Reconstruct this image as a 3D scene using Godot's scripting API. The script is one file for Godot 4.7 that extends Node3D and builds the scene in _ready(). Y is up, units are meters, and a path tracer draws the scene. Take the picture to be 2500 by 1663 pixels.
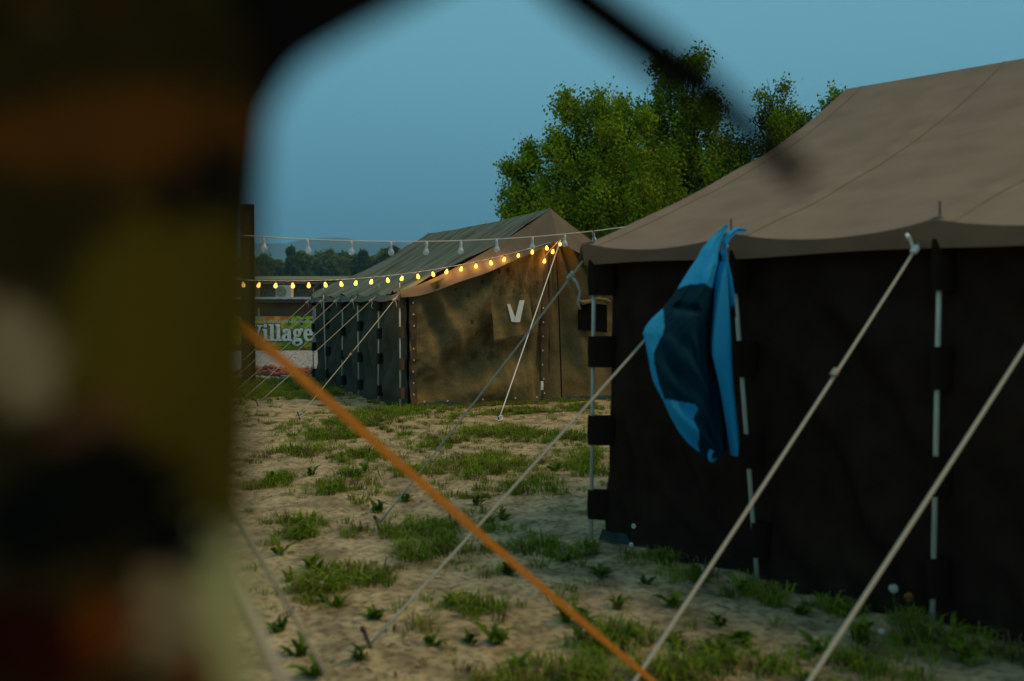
extends Node3D

var rng := RandomNumberGenerator.new()
var bump := FastNoiseLite.new()
var mott := FastNoiseLite.new()
var M := {}
var names := {}


# ---------------------------------------------------------------- helpers
func lin(r: float, g: float, b: float) -> Color:
	return Color(r, g, b).linear_to_srgb()


func ground_y(x: float, z: float) -> float:
	var d := -z
	var y := 0.028 * bump.get_noise_2d(x * 0.55, z * 0.55) + 0.020 * bump.get_noise_2d(x * 2.3 + 40.0, z * 2.3) + 0.009 * bump.get_noise_2d(x * 7.0 + 90.0, z * 7.0)
	if d > 34.0:
		y *= maxf(0.0, 1.0 - (d - 34.0) / 4.0)
	y -= 0.8 * smoothstep(38.5, 43.0, d)
	y += 9.4 * smoothstep(170.0, 250.0, d)
	y += 5.5 * clampf((d - 250.0) / 150.0, 0.0, 1.0)
	return y


func numbered(called: String) -> String:
	if not names.has(called):
		names[called] = 0
		return called
	names[called] += 1
	return "%s_%03d" % [called, names[called]]


func thing(called: String, label: String, category: String, at := Vector3.ZERO, turn := 0.0, group := "") -> Node3D:
	var o := Node3D.new()
	o.name = numbered(called)
	add_child(o)
	o.position = at
	o.rotation.y = turn
	o.set_meta("label", label)
	o.set_meta("category", category)
	if group != "":
		o.set_meta("group", group)
	return o


func part(parent: Node, called: String, mesh: Mesh, m: Material) -> MeshInstance3D:
	var o := MeshInstance3D.new()
	o.name = called
	o.mesh = mesh
	o.material_override = m
	parent.add_child(o, true)
	return o


func single(called: String, label: String, category: String, mesh: Mesh, m: Material, group := "") -> MeshInstance3D:
	var o := part(self, numbered(called), mesh, m)
	o.set_meta("label", label)
	o.set_meta("category", category)
	if group != "":
		o.set_meta("group", group)
	return o


func setting(called: String, label: String, mesh: Mesh, m: Material) -> MeshInstance3D:
	var o := part(self, numbered(called), mesh, m)
	o.set_meta("kind", "structure")
	o.set_meta("label", label)
	o.set_meta("category", called.replace("_", " "))
	return o


func noise_tex(sd: int, freq: float, lo: Color, hi: Color, size := 512, mid = null, oct := 4, warp := 0.0) -> NoiseTexture2D:
	var n := FastNoiseLite.new()
	n.seed = sd
	n.noise_type = FastNoiseLite.TYPE_SIMPLEX_SMOOTH
	n.frequency = freq
	n.fractal_octaves = oct
	if warp > 0.0:
		n.domain_warp_enabled = true
		n.domain_warp_amplitude = warp
	var t := NoiseTexture2D.new()
	t.width = size
	t.height = size
	t.seamless = true
	t.noise = n
	var g := Gradient.new()
	g.set_color(0, lo)
	g.set_color(1, hi)
	if mid != null:
		g.add_point(0.5, mid)
	t.color_ramp = g
	return t


func normal_tex(sd: int, freq: float, strength: float, size := 512) -> NoiseTexture2D:
	var n := FastNoiseLite.new()
	n.seed = sd
	n.frequency = freq
	n.fractal_octaves = 4
	var t := NoiseTexture2D.new()
	t.width = size
	t.height = size
	t.seamless = true
	t.noise = n
	t.as_normal_map = true
	t.bump_strength = strength
	return t


func mat(c: Color, rough := 0.9, tex: Texture2D = null, metal := 0.0) -> StandardMaterial3D:
	var m := StandardMaterial3D.new()
	m.albedo_color = c
	m.roughness = rough
	m.metallic = metal
	m.cull_mode = BaseMaterial3D.CULL_DISABLED
	if tex:
		m.albedo_texture = tex
	return m


# a smooth sheet from a function of (u, v); UVs run 0..uvs
func sheet(nu: int, nv: int, f: Callable, uvs := Vector2.ONE, colour = null) -> ArrayMesh:
	var st := SurfaceTool.new()
	st.begin(Mesh.PRIMITIVE_TRIANGLES)
	st.set_smooth_group(0)
	for j in nv + 1:
		for i in nu + 1:
			var u := float(i) / nu
			var v := float(j) / nv
			st.set_uv(Vector2(u * uvs.x, v * uvs.y))
			if colour != null:
				st.set_color(colour.call(u, v))
			st.add_vertex(f.call(u, v))
	for j in nv:
		for i in nu:
			var a := j * (nu + 1) + i
			st.add_index(a)
			st.add_index(a + 1)
			st.add_index(a + nu + 1)
			st.add_index(a + 1)
			st.add_index(a + nu + 2)
			st.add_index(a + nu + 1)
	st.generate_normals()
	return st.commit()


func new_st() -> SurfaceTool:
	var st := SurfaceTool.new()
	st.begin(Mesh.PRIMITIVE_TRIANGLES)
	st.set_smooth_group(0)
	return st


func done(st: SurfaceTool) -> ArrayMesh:
	st.generate_normals()
	return st.commit()


func tube_into(st: SurfaceTool, pts: Array, r0: float, r1: float, sides := 8, wob := 0.0) -> void:
	var n := pts.size()
	var side := Vector3.ZERO
	var rings := []
	for i in n:
		var a: Vector3 = pts[maxi(i - 1, 0)]
		var b: Vector3 = pts[mini(i + 1, n - 1)]
		var t := (b - a).normalized()
		if side == Vector3.ZERO:
			side = t.cross(Vector3.UP if absf(t.y) < 0.9 else Vector3.RIGHT).normalized()
		else:
			side = (side - t * side.dot(t)).normalized()
		var up := side.cross(t)
		var ring := []
		var r := lerpf(r0, r1, float(i) / maxi(n - 1, 1))
		for k in sides:
			var q := TAU * k / sides
			var rr := r
			if wob > 0.0:
				rr *= 1.0 + wob * bump.get_noise_3d(i * 9.0, k * 21.0, r0 * 1000.0)
			ring.append(pts[i] + side * cos(q) * rr + up * sin(q) * rr)
		rings.append(ring)
	for i in n - 1:
		for k in sides:
			var k2 := (k + 1) % sides
			quad_into(st, rings[i][k], rings[i][k2], rings[i + 1][k2], rings[i + 1][k], Vector2(float(k) / sides, float(i)), Vector2(float(k + 1) / sides, float(i + 1)))
	for k in range(1, sides - 1):
		for v in [rings[0][0], rings[0][k + 1], rings[0][k]]:
			st.set_uv(Vector2.ZERO)
			st.add_vertex(v)
		for v in [rings[n - 1][0], rings[n - 1][k], rings[n - 1][k + 1]]:
			st.set_uv(Vector2.ZERO)
			st.add_vertex(v)


func quad_into(st: SurfaceTool, a: Vector3, b: Vector3, c: Vector3, d: Vector3, ua := Vector2.ZERO, uc := Vector2.ONE) -> void:
	var vs := [a, b, c, a, c, d]
	var us := [ua, Vector2(uc.x, ua.y), uc, ua, uc, Vector2(ua.x, uc.y)]
	for i in 6:
		st.set_uv(us[i])
		st.add_vertex(vs[i])


func tube(pts: Array, r0: float, r1 := -1.0, sides := 8, wob := 0.0) -> ArrayMesh:
	var st := new_st()
	tube_into(st, pts, r0, r0 if r1 < 0.0 else r1, sides, wob)
	return done(st)


func box_into(st: SurfaceTool, lo: Vector3, hi: Vector3) -> void:
	st.set_smooth_group(-1)
	var p := []
	for i in 8:
		p.append(Vector3(hi.x if i & 1 else lo.x, hi.y if i & 2 else lo.y, hi.z if i & 4 else lo.z))
	for q in [[4, 6, 7, 5], [1, 3, 2, 0], [5, 7, 3, 1], [0, 2, 6, 4], [6, 2, 3, 7], [0, 4, 5, 1]]:
		quad_into(st, p[q[0]], p[q[1]], p[q[2]], p[q[3]])


func box(lo: Vector3, hi: Vector3) -> ArrayMesh:
	var st := new_st()
	box_into(st, lo, hi)
	return done(st)


# a bar with a rectangular section between two points
func bar(a: Vector3, b: Vector3, w: float, h: float) -> ArrayMesh:
	var st := new_st()
	var t := (b - a).normalized()
	var s := t.cross(Vector3.UP if absf(t.y) < 0.95 else Vector3.BACK).normalized() * w * 0.5
	var u := s.cross(t).normalized() * h * 0.5
	var p := [a - s - u, a + s - u, a + s + u, a - s + u, b - s - u, b + s - u, b + s + u, b - s + u]
	st.set_smooth_group(-1)
	for q in [[0, 1, 2, 3], [5, 4, 7, 6], [4, 5, 1, 0], [7, 3, 2, 6], [1, 5, 6, 2], [4, 0, 3, 7]]:
		quad_into(st, p[q[0]], p[q[1]], p[q[2]], p[q[3]])
	return done(st)


# an upright cloth loop of oval section: a pole sleeve
func sleeve(c: Vector3, along: Vector3, ra: float, rb: float, h: float) -> ArrayMesh:
	var st := new_st()
	var n := 12
	var across := along.cross(Vector3.UP).normalized()
	for k in n:
		var q0 := TAU * k / n
		var q1 := TAU * (k + 1) / n
		for s in 3:
			var ys := [0.0, 0.5, 1.0, 1.0]
			var f0: float = 1.0 if s != 1 else 1.06
			var f1: float = 1.06 if s == 0 else 1.0
			if s == 2:
				continue
			var y0: float = ys[s] * h
			var y1: float = ys[s + 1] * h
			quad_into(st, c + (along * cos(q0) * ra + across * sin(q0) * rb) * f0 + Vector3.UP * y0, c + (along * cos(q0) * ra + across * sin(q0) * rb) * f1 + Vector3.UP * y1, c + (along * cos(q1) * ra + across * sin(q1) * rb) * f1 + Vector3.UP * y1, c + (along * cos(q1) * ra + across * sin(q1) * rb) * f0 + Vector3.UP * y0)
	return done(st)


func lathe(profile: Array, sides := 12, at := Vector3.ZERO) -> ArrayMesh:
	var st := new_st()
	for i in profile.size() - 1:
		for k in sides:
			var q0 := TAU * k / sides
			var q1 := TAU * (k + 1) / sides
			var a: Vector2 = profile[i]
			var b: Vector2 = profile[i + 1]
			quad_into(st, at + Vector3(cos(q0) * a.x, a.y, sin(q0) * a.x), at + Vector3(cos(q0) * b.x, b.y, sin(q0) * b.x), at + Vector3(cos(q1) * b.x, b.y, sin(q1) * b.x), at + Vector3(cos(q1) * a.x, a.y, sin(q1) * a.x))
	return done(st)


func line(a: Vector3, b: Vector3, sag := 0.0, n := 14) -> Array:
	var out := []
	for i in n + 1:
		var t := float(i) / n
		out.append(a.lerp(b, t) - Vector3.UP * sag * 4.0 * t * (1.0 - t))
	return out


func knot(at: Vector3, dir: Vector3, r: float) -> ArrayMesh:
	var st := new_st()
	var side := dir.cross(Vector3.UP).normalized()
	var up := side.cross(dir).normalized()
	var pts := []
	for i in 22:
		var q := TAU * 2.5 * i / 21.0
		pts.append(at + dir * (i / 21.0 - 0.5) * r * 4.0 + side * cos(q) * r * 1.15 + up * sin(q) * r * 1.15)
	tube_into(st, pts, r * 0.8, r * 0.8, 6)
	return done(st)


func scatter(mesh: Mesh, xf: Array, cols: Array) -> MultiMesh:
	var mm := MultiMesh.new()
	mm.transform_format = MultiMesh.TRANSFORM_3D
	mm.use_colors = true
	mm.mesh = mesh
	mm.instance_count = xf.size()
	for i in xf.size():
		mm.set_instance_transform(i, xf[i])
		mm.set_instance_color(i, cols[i])
	return mm


# ---------------------------------------------------------------- materials
func make_materials() -> void:
	var mottle := noise_tex(3, 0.012, Color(0.80, 0.80, 0.78), Color(1, 1, 1), 512, Color(0.93, 0.92, 0.91))
	var faint := noise_tex(4, 0.006, Color(0.90, 0.90, 0.88), Color(1, 1, 1), 512, Color(0.965, 0.96, 0.955), 3)
	var weave := normal_tex(5, 0.09, 3.0)
	for spec in [["roof_brown", lin(0.225, 0.178, 0.132)], ["roof_green", lin(0.175, 0.198, 0.162)], ["valance_brown", lin(0.24, 0.155, 0.105)], ["roof_seam", lin(0.205, 0.161, 0.118)], ["hood_brown", lin(0.165, 0.138, 0.10)], ["wall_black", lin(0.028, 0.0165, 0.011)], ["wall_green", lin(0.060, 0.074, 0.058)], ["wall_olive", lin(0.205, 0.165, 0.080)], ["mud_flap", lin(0.03, 0.06, 0.055)], ["tab_black", lin(0.024, 0.0145, 0.0095)], ["tab_green", lin(0.034, 0.038, 0.029)], ["tab_olive", lin(0.11, 0.08, 0.05)]]:
		var m := mat(spec[1], 0.92, mottle)
		m.normal_enabled = true
		m.normal_texture = weave
		m.normal_scale = 0.12
		m.metallic_specular = 0.18
		if spec[0] in ["roof_brown", "hood_brown", "valance_brown", "roof_green", "roof_seam"]:
			m.albedo_texture = faint
			m.normal_scale = 0.04
		M[spec[0]] = m
	# rain streaks run down the fall line of the old green roof
	var streaked: StandardMaterial3D = M.roof_green.duplicate()
	streaked.albedo_texture = noise_tex(6, 0.014, Color(0.62, 0.60, 0.55), Color(1, 1, 1), 512, Color(0.85, 0.86, 0.84), 5)
	streaked.uv1_scale = Vector3(1.3, 0.10, 1)
	streaked.normal_enabled = false
	M.roof_streaked = streaked
	M.pole = mat(lin(0.62, 0.62, 0.52), 0.55, noise_tex(8, 0.03, Color(0.75, 0.74, 0.7), Color(1, 1, 1), 256))
	M.rope = mat(lin(0.56, 0.55, 0.46), 0.85, noise_tex(9, 0.06, Color(0.72, 0.7, 0.66), Color(1, 1, 1), 256))
	M.rope_white = mat(lin(0.78, 0.78, 0.76), 0.8)
	M.strap = mat(lin(0.72, 0.27, 0.025), 0.7, noise_tex(10, 0.07, Color(0.78, 0.76, 0.74), Color(1, 1, 1), 256))
	M.metal = mat(lin(0.32, 0.30, 0.28), 0.45, null, 0.7)
	M.brass = mat(lin(0.75, 0.70, 0.55), 0.3, null, 0.8)
	M.steel_brown = mat(lin(0.075, 0.034, 0.022), 0.7, mottle)
	M.wood = mat(lin(0.10, 0.07, 0.045), 0.85, noise_tex(12, 0.03, Color(0.6, 0.58, 0.55), Color(1, 1, 1), 256))
	M.cable = mat(lin(0.55, 0.55, 0.52), 0.6)
	M.socket = mat(lin(0.03, 0.03, 0.03), 0.5)
	M.socket_clear = mat(lin(0.5, 0.52, 0.52), 0.4)
	var glow := mat(lin(0.9, 0.6, 0.2), 0.3)
	glow.emission_enabled = true
	glow.emission = Color(1.0, 0.76, 0.30)
	glow.emission_energy_multiplier = 2.4
	M.bulb_lit = glow
	var gl := mat(Color(0.93, 0.97, 0.99, 0.36), 0.04)
	gl.transparency = BaseMaterial3D.TRANSPARENCY_ALPHA
	M.bulb_clear = gl
	M.filament = mat(lin(0.7, 0.7, 0.68), 0.3, null, 0.6)
	M.black_cloth = mat(lin(0.007, 0.0055, 0.0045), 0.95)
	M.black_cloth.metallic_specular = 0.1
	M.tape = mat(lin(0.72, 0.74, 0.70), 0.5)
	var lf := mat(Color.WHITE, 0.8)
	lf.metallic_specular = 0.2
	lf.vertex_color_use_as_albedo = true
	lf.backlight_enabled = true
	lf.backlight = Color(0.6, 0.7, 0.3)
	M.leaf = lf
	M.bark = mat(lin(0.085, 0.068, 0.05), 0.95, noise_tex(14, 0.05, Color(0.5, 0.5, 0.5), Color(1, 1, 1), 256))


# ---------------------------------------------------------------- ready
func _ready() -> void:
	rng.seed = 20240611
	bump.seed = 11
	bump.frequency = 1.0
	bump.fractal_octaves = 3
	mott.seed = 21
	mott.frequency = 1.0

	# camera
	var cam := Camera3D.new()
	cam.name = "camera"
	add_child(cam)
	cam.position = Vector3(0, 1.5, 0)
	cam.rotation_degrees = Vector3(-1.88, 0, 0)
	cam.near = 0.05
	cam.far = 12000.0
	cam.fov = 37.85
	var lens := CameraAttributesPhysical.new()
	lens.frustum_focal_length = 35.0
	lens.frustum_focus_distance = 15.0
	lens.frustum_near = 0.05
	lens.frustum_far = 12000.0
	lens.exposure_aperture = 1.65
	cam.attributes = lens
	cam.current = true

	# sky, haze, exposure
	var env := Environment.new()
	env.background_mode = Environment.BG_SKY
	var sky := Sky.new()
	var pano := Image.create(64, 512, false, Image.FORMAT_RGBF)
	for j in 512:
		var el := 90.0 - 180.0 * (j + 0.5) / 512.0
		var c := Color(0.088, 0.282, 0.405).lerp(Color(0.155, 0.395, 0.505), smoothstep(0.0, 17.0, el))
		c = c.lerp(Color(0.290, 0.430, 0.470), smoothstep(16.0, 70.0, el))
		if el < 0.0:
			c = Color(0.06, 0.10, 0.10)
		for i in 64:
			pano.set_pixel(i, j, c)
	var sm := PanoramaSkyMaterial.new()
	sm.panorama = ImageTexture.create_from_image(pano)
	sky.sky_material = sm
	env.sky = sky
	env.tonemap_mode = Environment.TONE_MAPPER_LINEAR
	env.tonemap_exposure = 1.0
	env.fog_enabled = true
	env.fog_density = 0.00018
	env.fog_light_color = Color(0.50, 0.72, 0.84)
	env.sdfgi_enabled = true
	env.ssao_enabled = true
	env.ssil_enabled = true
	var we := WorldEnvironment.new()
	we.name = "world_environment"
	we.environment = env
	add_child(we)

	# the glow of the evening sky behind thin cloud: high, soft and warm
	var sun := DirectionalLight3D.new()
	sun.name = "evening_light"
	add_child(sun)
	sun.look_at_from_position(Vector3(0.56, 0.76, 0.10) * 10.0, Vector3.ZERO, Vector3.BACK)
	sun.light_color = Color(1.0, 0.82, 0.56)
	sun.light_energy = 0.60
	sun.light_angular_distance = 28.0
	sun.shadow_enabled = true

	make_materials()
	build_land()
	build_far_tent()
	build_near_tent()
	build_background()
	build_trees()
	build_strings()
	build_jacket()
	build_shelter()
	build_plants()


# ---------------------------------------------------------------- land
func build_land() -> void:
	var xs := []
	var zs := []
	var x := -9.0
	while x <= 7.0:
		xs.append(x)
		x += 0.09
	var s := 0.14
	while xs[0] > -5000.0:
		xs.push_front(xs[0] - s)
		xs.push_back(xs[-1] + s)
		s *= 1.17
	var d := -1.0
	while d < 24.0:
		zs.append(d)
		d += 0.06 + maxf(0.0, d) * 0.006
	s = 0.25
	while zs[-1] < 6500.0:
		zs.append(zs[-1] + s)
		s *= 1.05
	s = 0.2
	while zs[0] > -900.0:
		zs.push_front(zs[0] - s)
		s *= 1.25
	var st := new_st()
	for zi in zs:
		for xi in xs:
			st.set_uv(Vector2(xi, zi))
			st.add_vertex(Vector3(xi, ground_y(xi, -zi), -zi))
	var w := xs.size()
	for j in zs.size() - 1:
		for i in w - 1:
			var a := j * w + i
			for k in [a, a + w, a + 1, a + 1, a + w, a + w + 1]:
				st.add_index(k)
	var m := mat(Color.WHITE, 0.95)
	m.albedo_texture = noise_tex(31, 0.008, lin(0.155, 0.122, 0.055), lin(0.57, 0.475, 0.27), 1024, lin(0.40, 0.33, 0.178), 6, 18.0)
	m.uv1_scale = Vector3(0.31, 0.31, 1)
	m.detail_enabled = true
	m.detail_blend_mode = BaseMaterial3D.BLEND_MODE_MUL
	m.detail_uv_layer = BaseMaterial3D.DETAIL_UV_1
	m.detail_albedo = noise_tex(33, 0.045, Color(0.55, 0.52, 0.48), Color(1, 1, 1), 1024, Color(0.90, 0.88, 0.86), 6)
	m.normal_enabled = true
	m.normal_texture = normal_tex(34, 0.03, 9.0, 1024)
	m.normal_scale = 0.55
	setting("ground", "sandy trodden ground with bare earth and sparse grass", done(st), m)

	# meadow on the bank beyond, as its own low sheet over the rise
	var meadow := sheet(60, 40, func(u: float, v: float):
		var dd := lerpf(120.0, 1400.0, v * v)
		var xx := lerpf(-1.0, 1.0, u) * (120.0 + dd * 0.8)
		return Vector3(xx, ground_y(xx, -dd) + 0.25 + 0.15 * bump.get_noise_2d(xx * 0.2, dd * 0.2), -dd), Vector2(60, 60))
	setting("field", "grassy bank and meadow beyond the bar", meadow, mat(Color.WHITE, 0.95, noise_tex(36, 0.02, lin(0.06, 0.095, 0.03), lin(0.22, 0.21, 0.09), 512, lin(0.11, 0.14, 0.05))))

	# grey gravel yard
	var yard := sheet(50, 50, func(u: float, v: float):
		var dd := lerpf(20.7, 36.2, v)
		var xx := lerpf(-15.0, -3.2, u) + 0.25 * bump.get_noise_2d(dd * 0.6, 3.0) * (1.0 if u > 0.5 else 0.0)
		dd += 0.35 * bump.get_noise_2d(xx * 0.7, 9.0)
		return Vector3(xx, ground_y(xx, -dd) + 0.012, -dd), Vector2(24, 30))
	var gm := mat(Color.WHITE, 0.95, noise_tex(37, 0.06, lin(0.20, 0.19, 0.17), lin(0.46, 0.45, 0.42), 512, lin(0.33, 0.32, 0.30), 5))
	gm.normal_enabled = true
	gm.normal_texture = normal_tex(38, 0.08, 8.0)
	setting("gravel_yard", "pale grey gravel yard beside the green tent", yard, gm)
	var peb := lathe([Vector2(0.0, -0.5), Vector2(0.42, -0.3), Vector2(0.5, 0.0), Vector2(0.35, 0.32), Vector2(0.0, 0.42)], 6)
	var xf := []
	var cols := []
	for i in 5200:
		var dd := rng.randf_range(20.9, 34.0)
		var xx := rng.randf_range(-9.5, -3.4)
		var k := rng.randf_range(0.02, 0.055)
		xf.append(Transform3D(Basis.from_euler(Vector3(rng.randf() * 0.4, rng.randf() * TAU, 0)).scaled(Vector3(k, k * 0.6, k * 0.8)), Vector3(xx, ground_y(xx, -dd) + 0.015, -dd)))
		var g := rng.randf_range(0.18, 0.5)
		cols.append(Color(g, g * 0.97, g * 0.92))
	var vm := mat(Color.WHITE, 0.9)
	vm.vertex_color_use_as_albedo = true
	M.vertex = vm
	var gr := MultiMeshInstance3D.new()
	gr.name = "gravel"
	gr.multimesh = scatter(peb, xf, cols)
	gr.material_override = vm
	add_child(gr)
	gr.set_meta("kind", "stuff")
	gr.set_meta("label", "loose grey stones on the gravel yard")
	gr.set_meta("category", "gravel")

	# hills on the skyline
	var hills := sheet(160, 12, func(u: float, v: float):
		var xx := lerpf(-5200.0, 4200.0, u)
		var top := 412.0 + 70.0 * bump.get_noise_2d(xx * 0.0006, 5.0) + 14.0 * bump.get_noise_2d(xx * 0.006, 8.0) - 0.012 * (xx + 2200.0)
		return Vector3(xx, -40.0 + (top + 40.0) * sin(v * PI * 0.5), -5000.0 - v * 1200.0), Vector2(40, 4))
	setting("hill", "long blue wooded ridge on the skyline", hills, mat(Color.WHITE, 1.0, noise_tex(39, 0.02, lin(0.03, 0.05, 0.025), lin(0.07, 0.10, 0.05))))


# ---------------------------------------------------------------- far tent
func far_at(p: Vector3) -> Vector3:
	return Vector3(-1.6, 0, -14.9) + p.rotated(Vector3.UP, deg_to_rad(24.1))


func eave_bump(z: float, step: float, amp: float, soft: float) -> float:
	var k := absf(z / step - roundf(z / step)) * step
	return amp * exp(-k / soft)


func stain_texture() -> ImageTexture:
	var w := 384
	var h := 512
	var img := Image.create(w, h, false, Image.FORMAT_RGB8)
	var n := FastNoiseLite.new()
	n.seed = 71
	n.frequency = 1.0
	n.fractal_octaves = 4
	var spots := []
	var r2 := RandomNumberGenerator.new()
	r2.seed = 5
	for i in 26:
		spots.append([r2.randf_range(0.3, 0.98), r2.randf_range(0.52, 0.92), r2.randf_range(0.004, 0.016), r2.randf_range(0.5, 1.0)])
	for i in 10:
		spots.append([r2.randf_range(0.5, 0.95), r2.randf_range(0.58, 0.8), r2.randf_range(0.02, 0.05), r2.randf_range(0.25, 0.55)])
	for i in 8:
		spots.append([r2.randf_range(0.45, 0.62), r2.randf_range(0.3, 0.55), r2.randf_range(0.015, 0.035), r2.randf_range(0.25, 0.5)])
	for j in h:
		for i in w:
			var u := float(i) / w
			var v := 1.0 - float(j) / h
			var base := 0.86 + 0.14 * n.get_noise_2d(u * 5.0, v * 6.0) + 0.10 * n.get_noise_2d(u * 40.0, v * 48.0)
			base += 0.10 * n.get_noise_2d(u * 26.0 + 9.0, v * 2.0) * smoothstep(0.4, 0.9, u)
			var dark := 0.0
			for q in spots:
				var dx: float = (u - q[0]) + 0.012 * n.get_noise_2d(u * 60.0, v * 60.0 + 7.0)
				var dy: float = (v - q[1]) + 0.016 * n.get_noise_2d(u * 50.0 + 3.0, v * 50.0)
				if absf(dx) < 0.09 and absf(dy) < 0.12:
					var e: float = sqrt(dx * dx + dy * dy * 0.5) / q[2]
					if e < 1.0:
						dark = maxf(dark, q[3] * (1.0 - smoothstep(0.55, 1.0, e + 0.5 * n.get_noise_2d(u * 90.0, v * 90.0))))
			var damp := smoothstep(0.18, 0.5, n.get_noise_2d(u * 3.1 + 20.0, v * 3.7 + 4.0))
			base *= 1.0 - 0.45 * dark
			img.set_pixel(i, j, Color(clampf(base * (1.0 + 0.05 * damp), 0, 1), clampf(base * (0.985 - 0.02 * damp), 0, 1), clampf(base * (0.95 - 0.10 * damp), 0, 1)))
	img.generate_mipmaps()
	return ImageTexture.create_from_image(img)


func build_far_tent() -> void:
	var W := 4.8
	var L := 5.8
	var HE := 1.72
	var HR := 3.08
	var t := thing("canvas_tent", "weathered olive army tent with taped V on its window flap and bulbs along its front", "tent", Vector3(-1.6, 0, -14.9), deg_to_rad(24.1))
	var step := 1.16

	# roof: two slopes, wrinkled along the fall line
	for side in [0, 1]:
		var f := func(u: float, v: float):
			var z: float = 0.06 - u * (L + 0.12)
			var eb := eave_bump(z, step, 0.07, 0.16)
			var xr: float = W * 0.5
			var ridge := HR - 0.035 * sin(u * PI) + 0.012 * bump.get_noise_2d(u * 6.0, 1.0)
			var xx := lerpf(xr, -0.10, v)
			var y := lerpf(ridge, HE - 0.03 + eb * v, v) - 0.085 * sin(PI * pow(v, 0.8)) * (0.75 + 0.25 * cos(u * TAU * 1.5))
			var wr := 0.034 * sin(z * 6.0 + v * 3.0 + 2.0 * bump.get_noise_2d(z * 0.8, v * 0.7)) * sin(PI * clampf(v * 1.1, 0.0, 1.0))
			wr += 0.085 * bump.get_noise_2d(z * 1.6 + v * 1.4, v * 0.55 + 7.0 * side) * smoothstep(0.0, 0.2, v)
			wr += 0.024 * bump.get_noise_2d(z * 5.5 + v * 3.0, v * 0.8 + 3.0) * smoothstep(0.0, 0.15, v)
			y += wr
			return Vector3(xx if side == 0 else W - xx, y, z)
		var r := part(t, "roof_slope", sheet(150, 60, f, Vector2(4.0, 2.4)), M.roof_streaked)
		# eave valance
		var vf := func(u: float, v: float):
			var z: float = 0.06 - u * (L + 0.12)
			var eb := eave_bump(z, step, 0.07, 0.16)
			var y := HE - 0.03 + eb + (-0.085 - eb * 0.8) * v - 0.012 * v * sin(z * 5.0)
			var out := -0.10 - 0.015 * v + 0.012 * v * sin(z * 9.0 + 1.0)
			return Vector3(out if side == 0 else W - out, y, z)
		part(r, "valance", sheet(110, 4, vf, Vector2(5, 0.1)), M.roof_green)
		# hood: the front flap that falls from the rake
		var hf := func(u: float, v: float):
			var xx := lerpf(W * 0.5, -0.10, u)
			var y := lerpf(HR, HE - 0.03 + 0.07 * pow(u, 8.0), u) - 0.085 * sin(PI * pow(u, 0.8))
			var deep := lerpf(0.54, 0.12, pow(u, 0.75))
			var z := 0.06 + v * lerpf(0.26, 0.03, u) + 0.012 * sin(u * 26.0 + v * 2.0) * v
			y -= v * deep + 0.015 * sin(u * 17.0) * v * u
			return Vector3(xx if side == 0 else W - xx, y, z)
		part(r, "front_flap", sheet(60, 8, hf, Vector2(2.5, 0.4)), M.hood_brown)
	part(t, "ridge_spike", tube([Vector3(W * 0.5, HR - 0.1, -L), Vector3(W * 0.5, HR + 0.1, -L)], 0.008), M.metal)
	part(t, "ridge_spike", tube([Vector3(W * 0.5, HR - 0.1, -2.6), Vector3(W * 0.5, HR + 0.06, -2.6)], 0.008), M.metal)

	# front wall: two panels, sagging in swags, with a door slit between
	var top_at := func(xx: float) -> float:
		var q := 1.0 - absf(xx - W * 0.5) / (W * 0.5)
		return lerpf(HE - 0.02, HR - 0.14, q) - 0.05 * sin(q * PI)
	var olive: StandardMaterial3D = M.wall_olive.duplicate()
	olive.albedo_texture = stain_texture()
	var pl := func(u: float, v: float):
		var xx := lerpf(0.05, W * 0.5 - 0.02, u)
		var top: float = top_at.call(xx)
		var y := lerpf(-0.03, top, v)
		var swag := v + 0.55 * (u - 0.62) * (u - 0.62) * 2.0 + 0.06 * bump.get_noise_2d(u * 2.0, v * 2.0)
		var z := 0.0 + 0.14 * sin(TAU * 1.7 * swag + 0.8) * sin(PI * clampf(u * 1.05, 0, 1)) * smoothstep(0.0, 0.18, v) * (1.0 - 0.6 * smoothstep(0.6, 1.0, u))
		z += 0.11 * exp(-pow((u - 0.17 - 0.30 * (1.0 - v)) / 0.045, 2.0)) * smoothstep(0.2, 0.6, v)
		z -= 0.08 * exp(-pow((u - 0.09 - 0.24 * (1.0 - v)) / 0.045, 2.0)) * smoothstep(0.1, 0.5, v)
		var fan := atan2(xx - W * 0.5, 2.9 - y + 0.4)
		z += 0.06 * sin(fan * 34.0) * smoothstep(0.62, 0.95, u) * smoothstep(0.0, 0.4, v) + 0.02 * sin(fan * 60.0 + 1.0) * smoothstep(0.5, 1.0, u) * smoothstep(0.4, 0.9, v)
		z += 0.09 * bump.get_noise_2d(u * 2.0 + 5.0, v * 2.0) + 0.022 * bump.get_noise_2d(u * 6.0, v * 6.0 + 3.0)
		z += 0.07 * (1.0 - v) * (1.0 - v)
		return Vector3(xx, y, z)
	part(t, "wall_panel", sheet(110, 100, pl, Vector2(1, -1)), olive)
	var pr := func(u: float, v: float):
		var xx := lerpf(W * 0.5 + 0.03, W - 0.05, u)
		var top: float = top_at.call(xx)
		var y := lerpf(-0.03, top, v)
		var fan := atan2(xx - W * 0.5, 2.9 - y + 0.4)
		var z := -0.12 + 0.05 * sin(fan * 30.0 + 0.6) * smoothstep(0.0, 0.4, v) * (1.0 - 0.7 * u) + 0.05 * bump.get_noise_2d(u * 2.4 + 15.0, v * 2.4) + 0.10 * smoothstep(0.0, 0.25, u) + 0.07 * (1.0 - v) * (1.0 - v)
		return Vector3(xx, y, z)
	part(t, "wall_panel", sheet(80, 80, pr, Vector2(1, -1)), olive)
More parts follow.
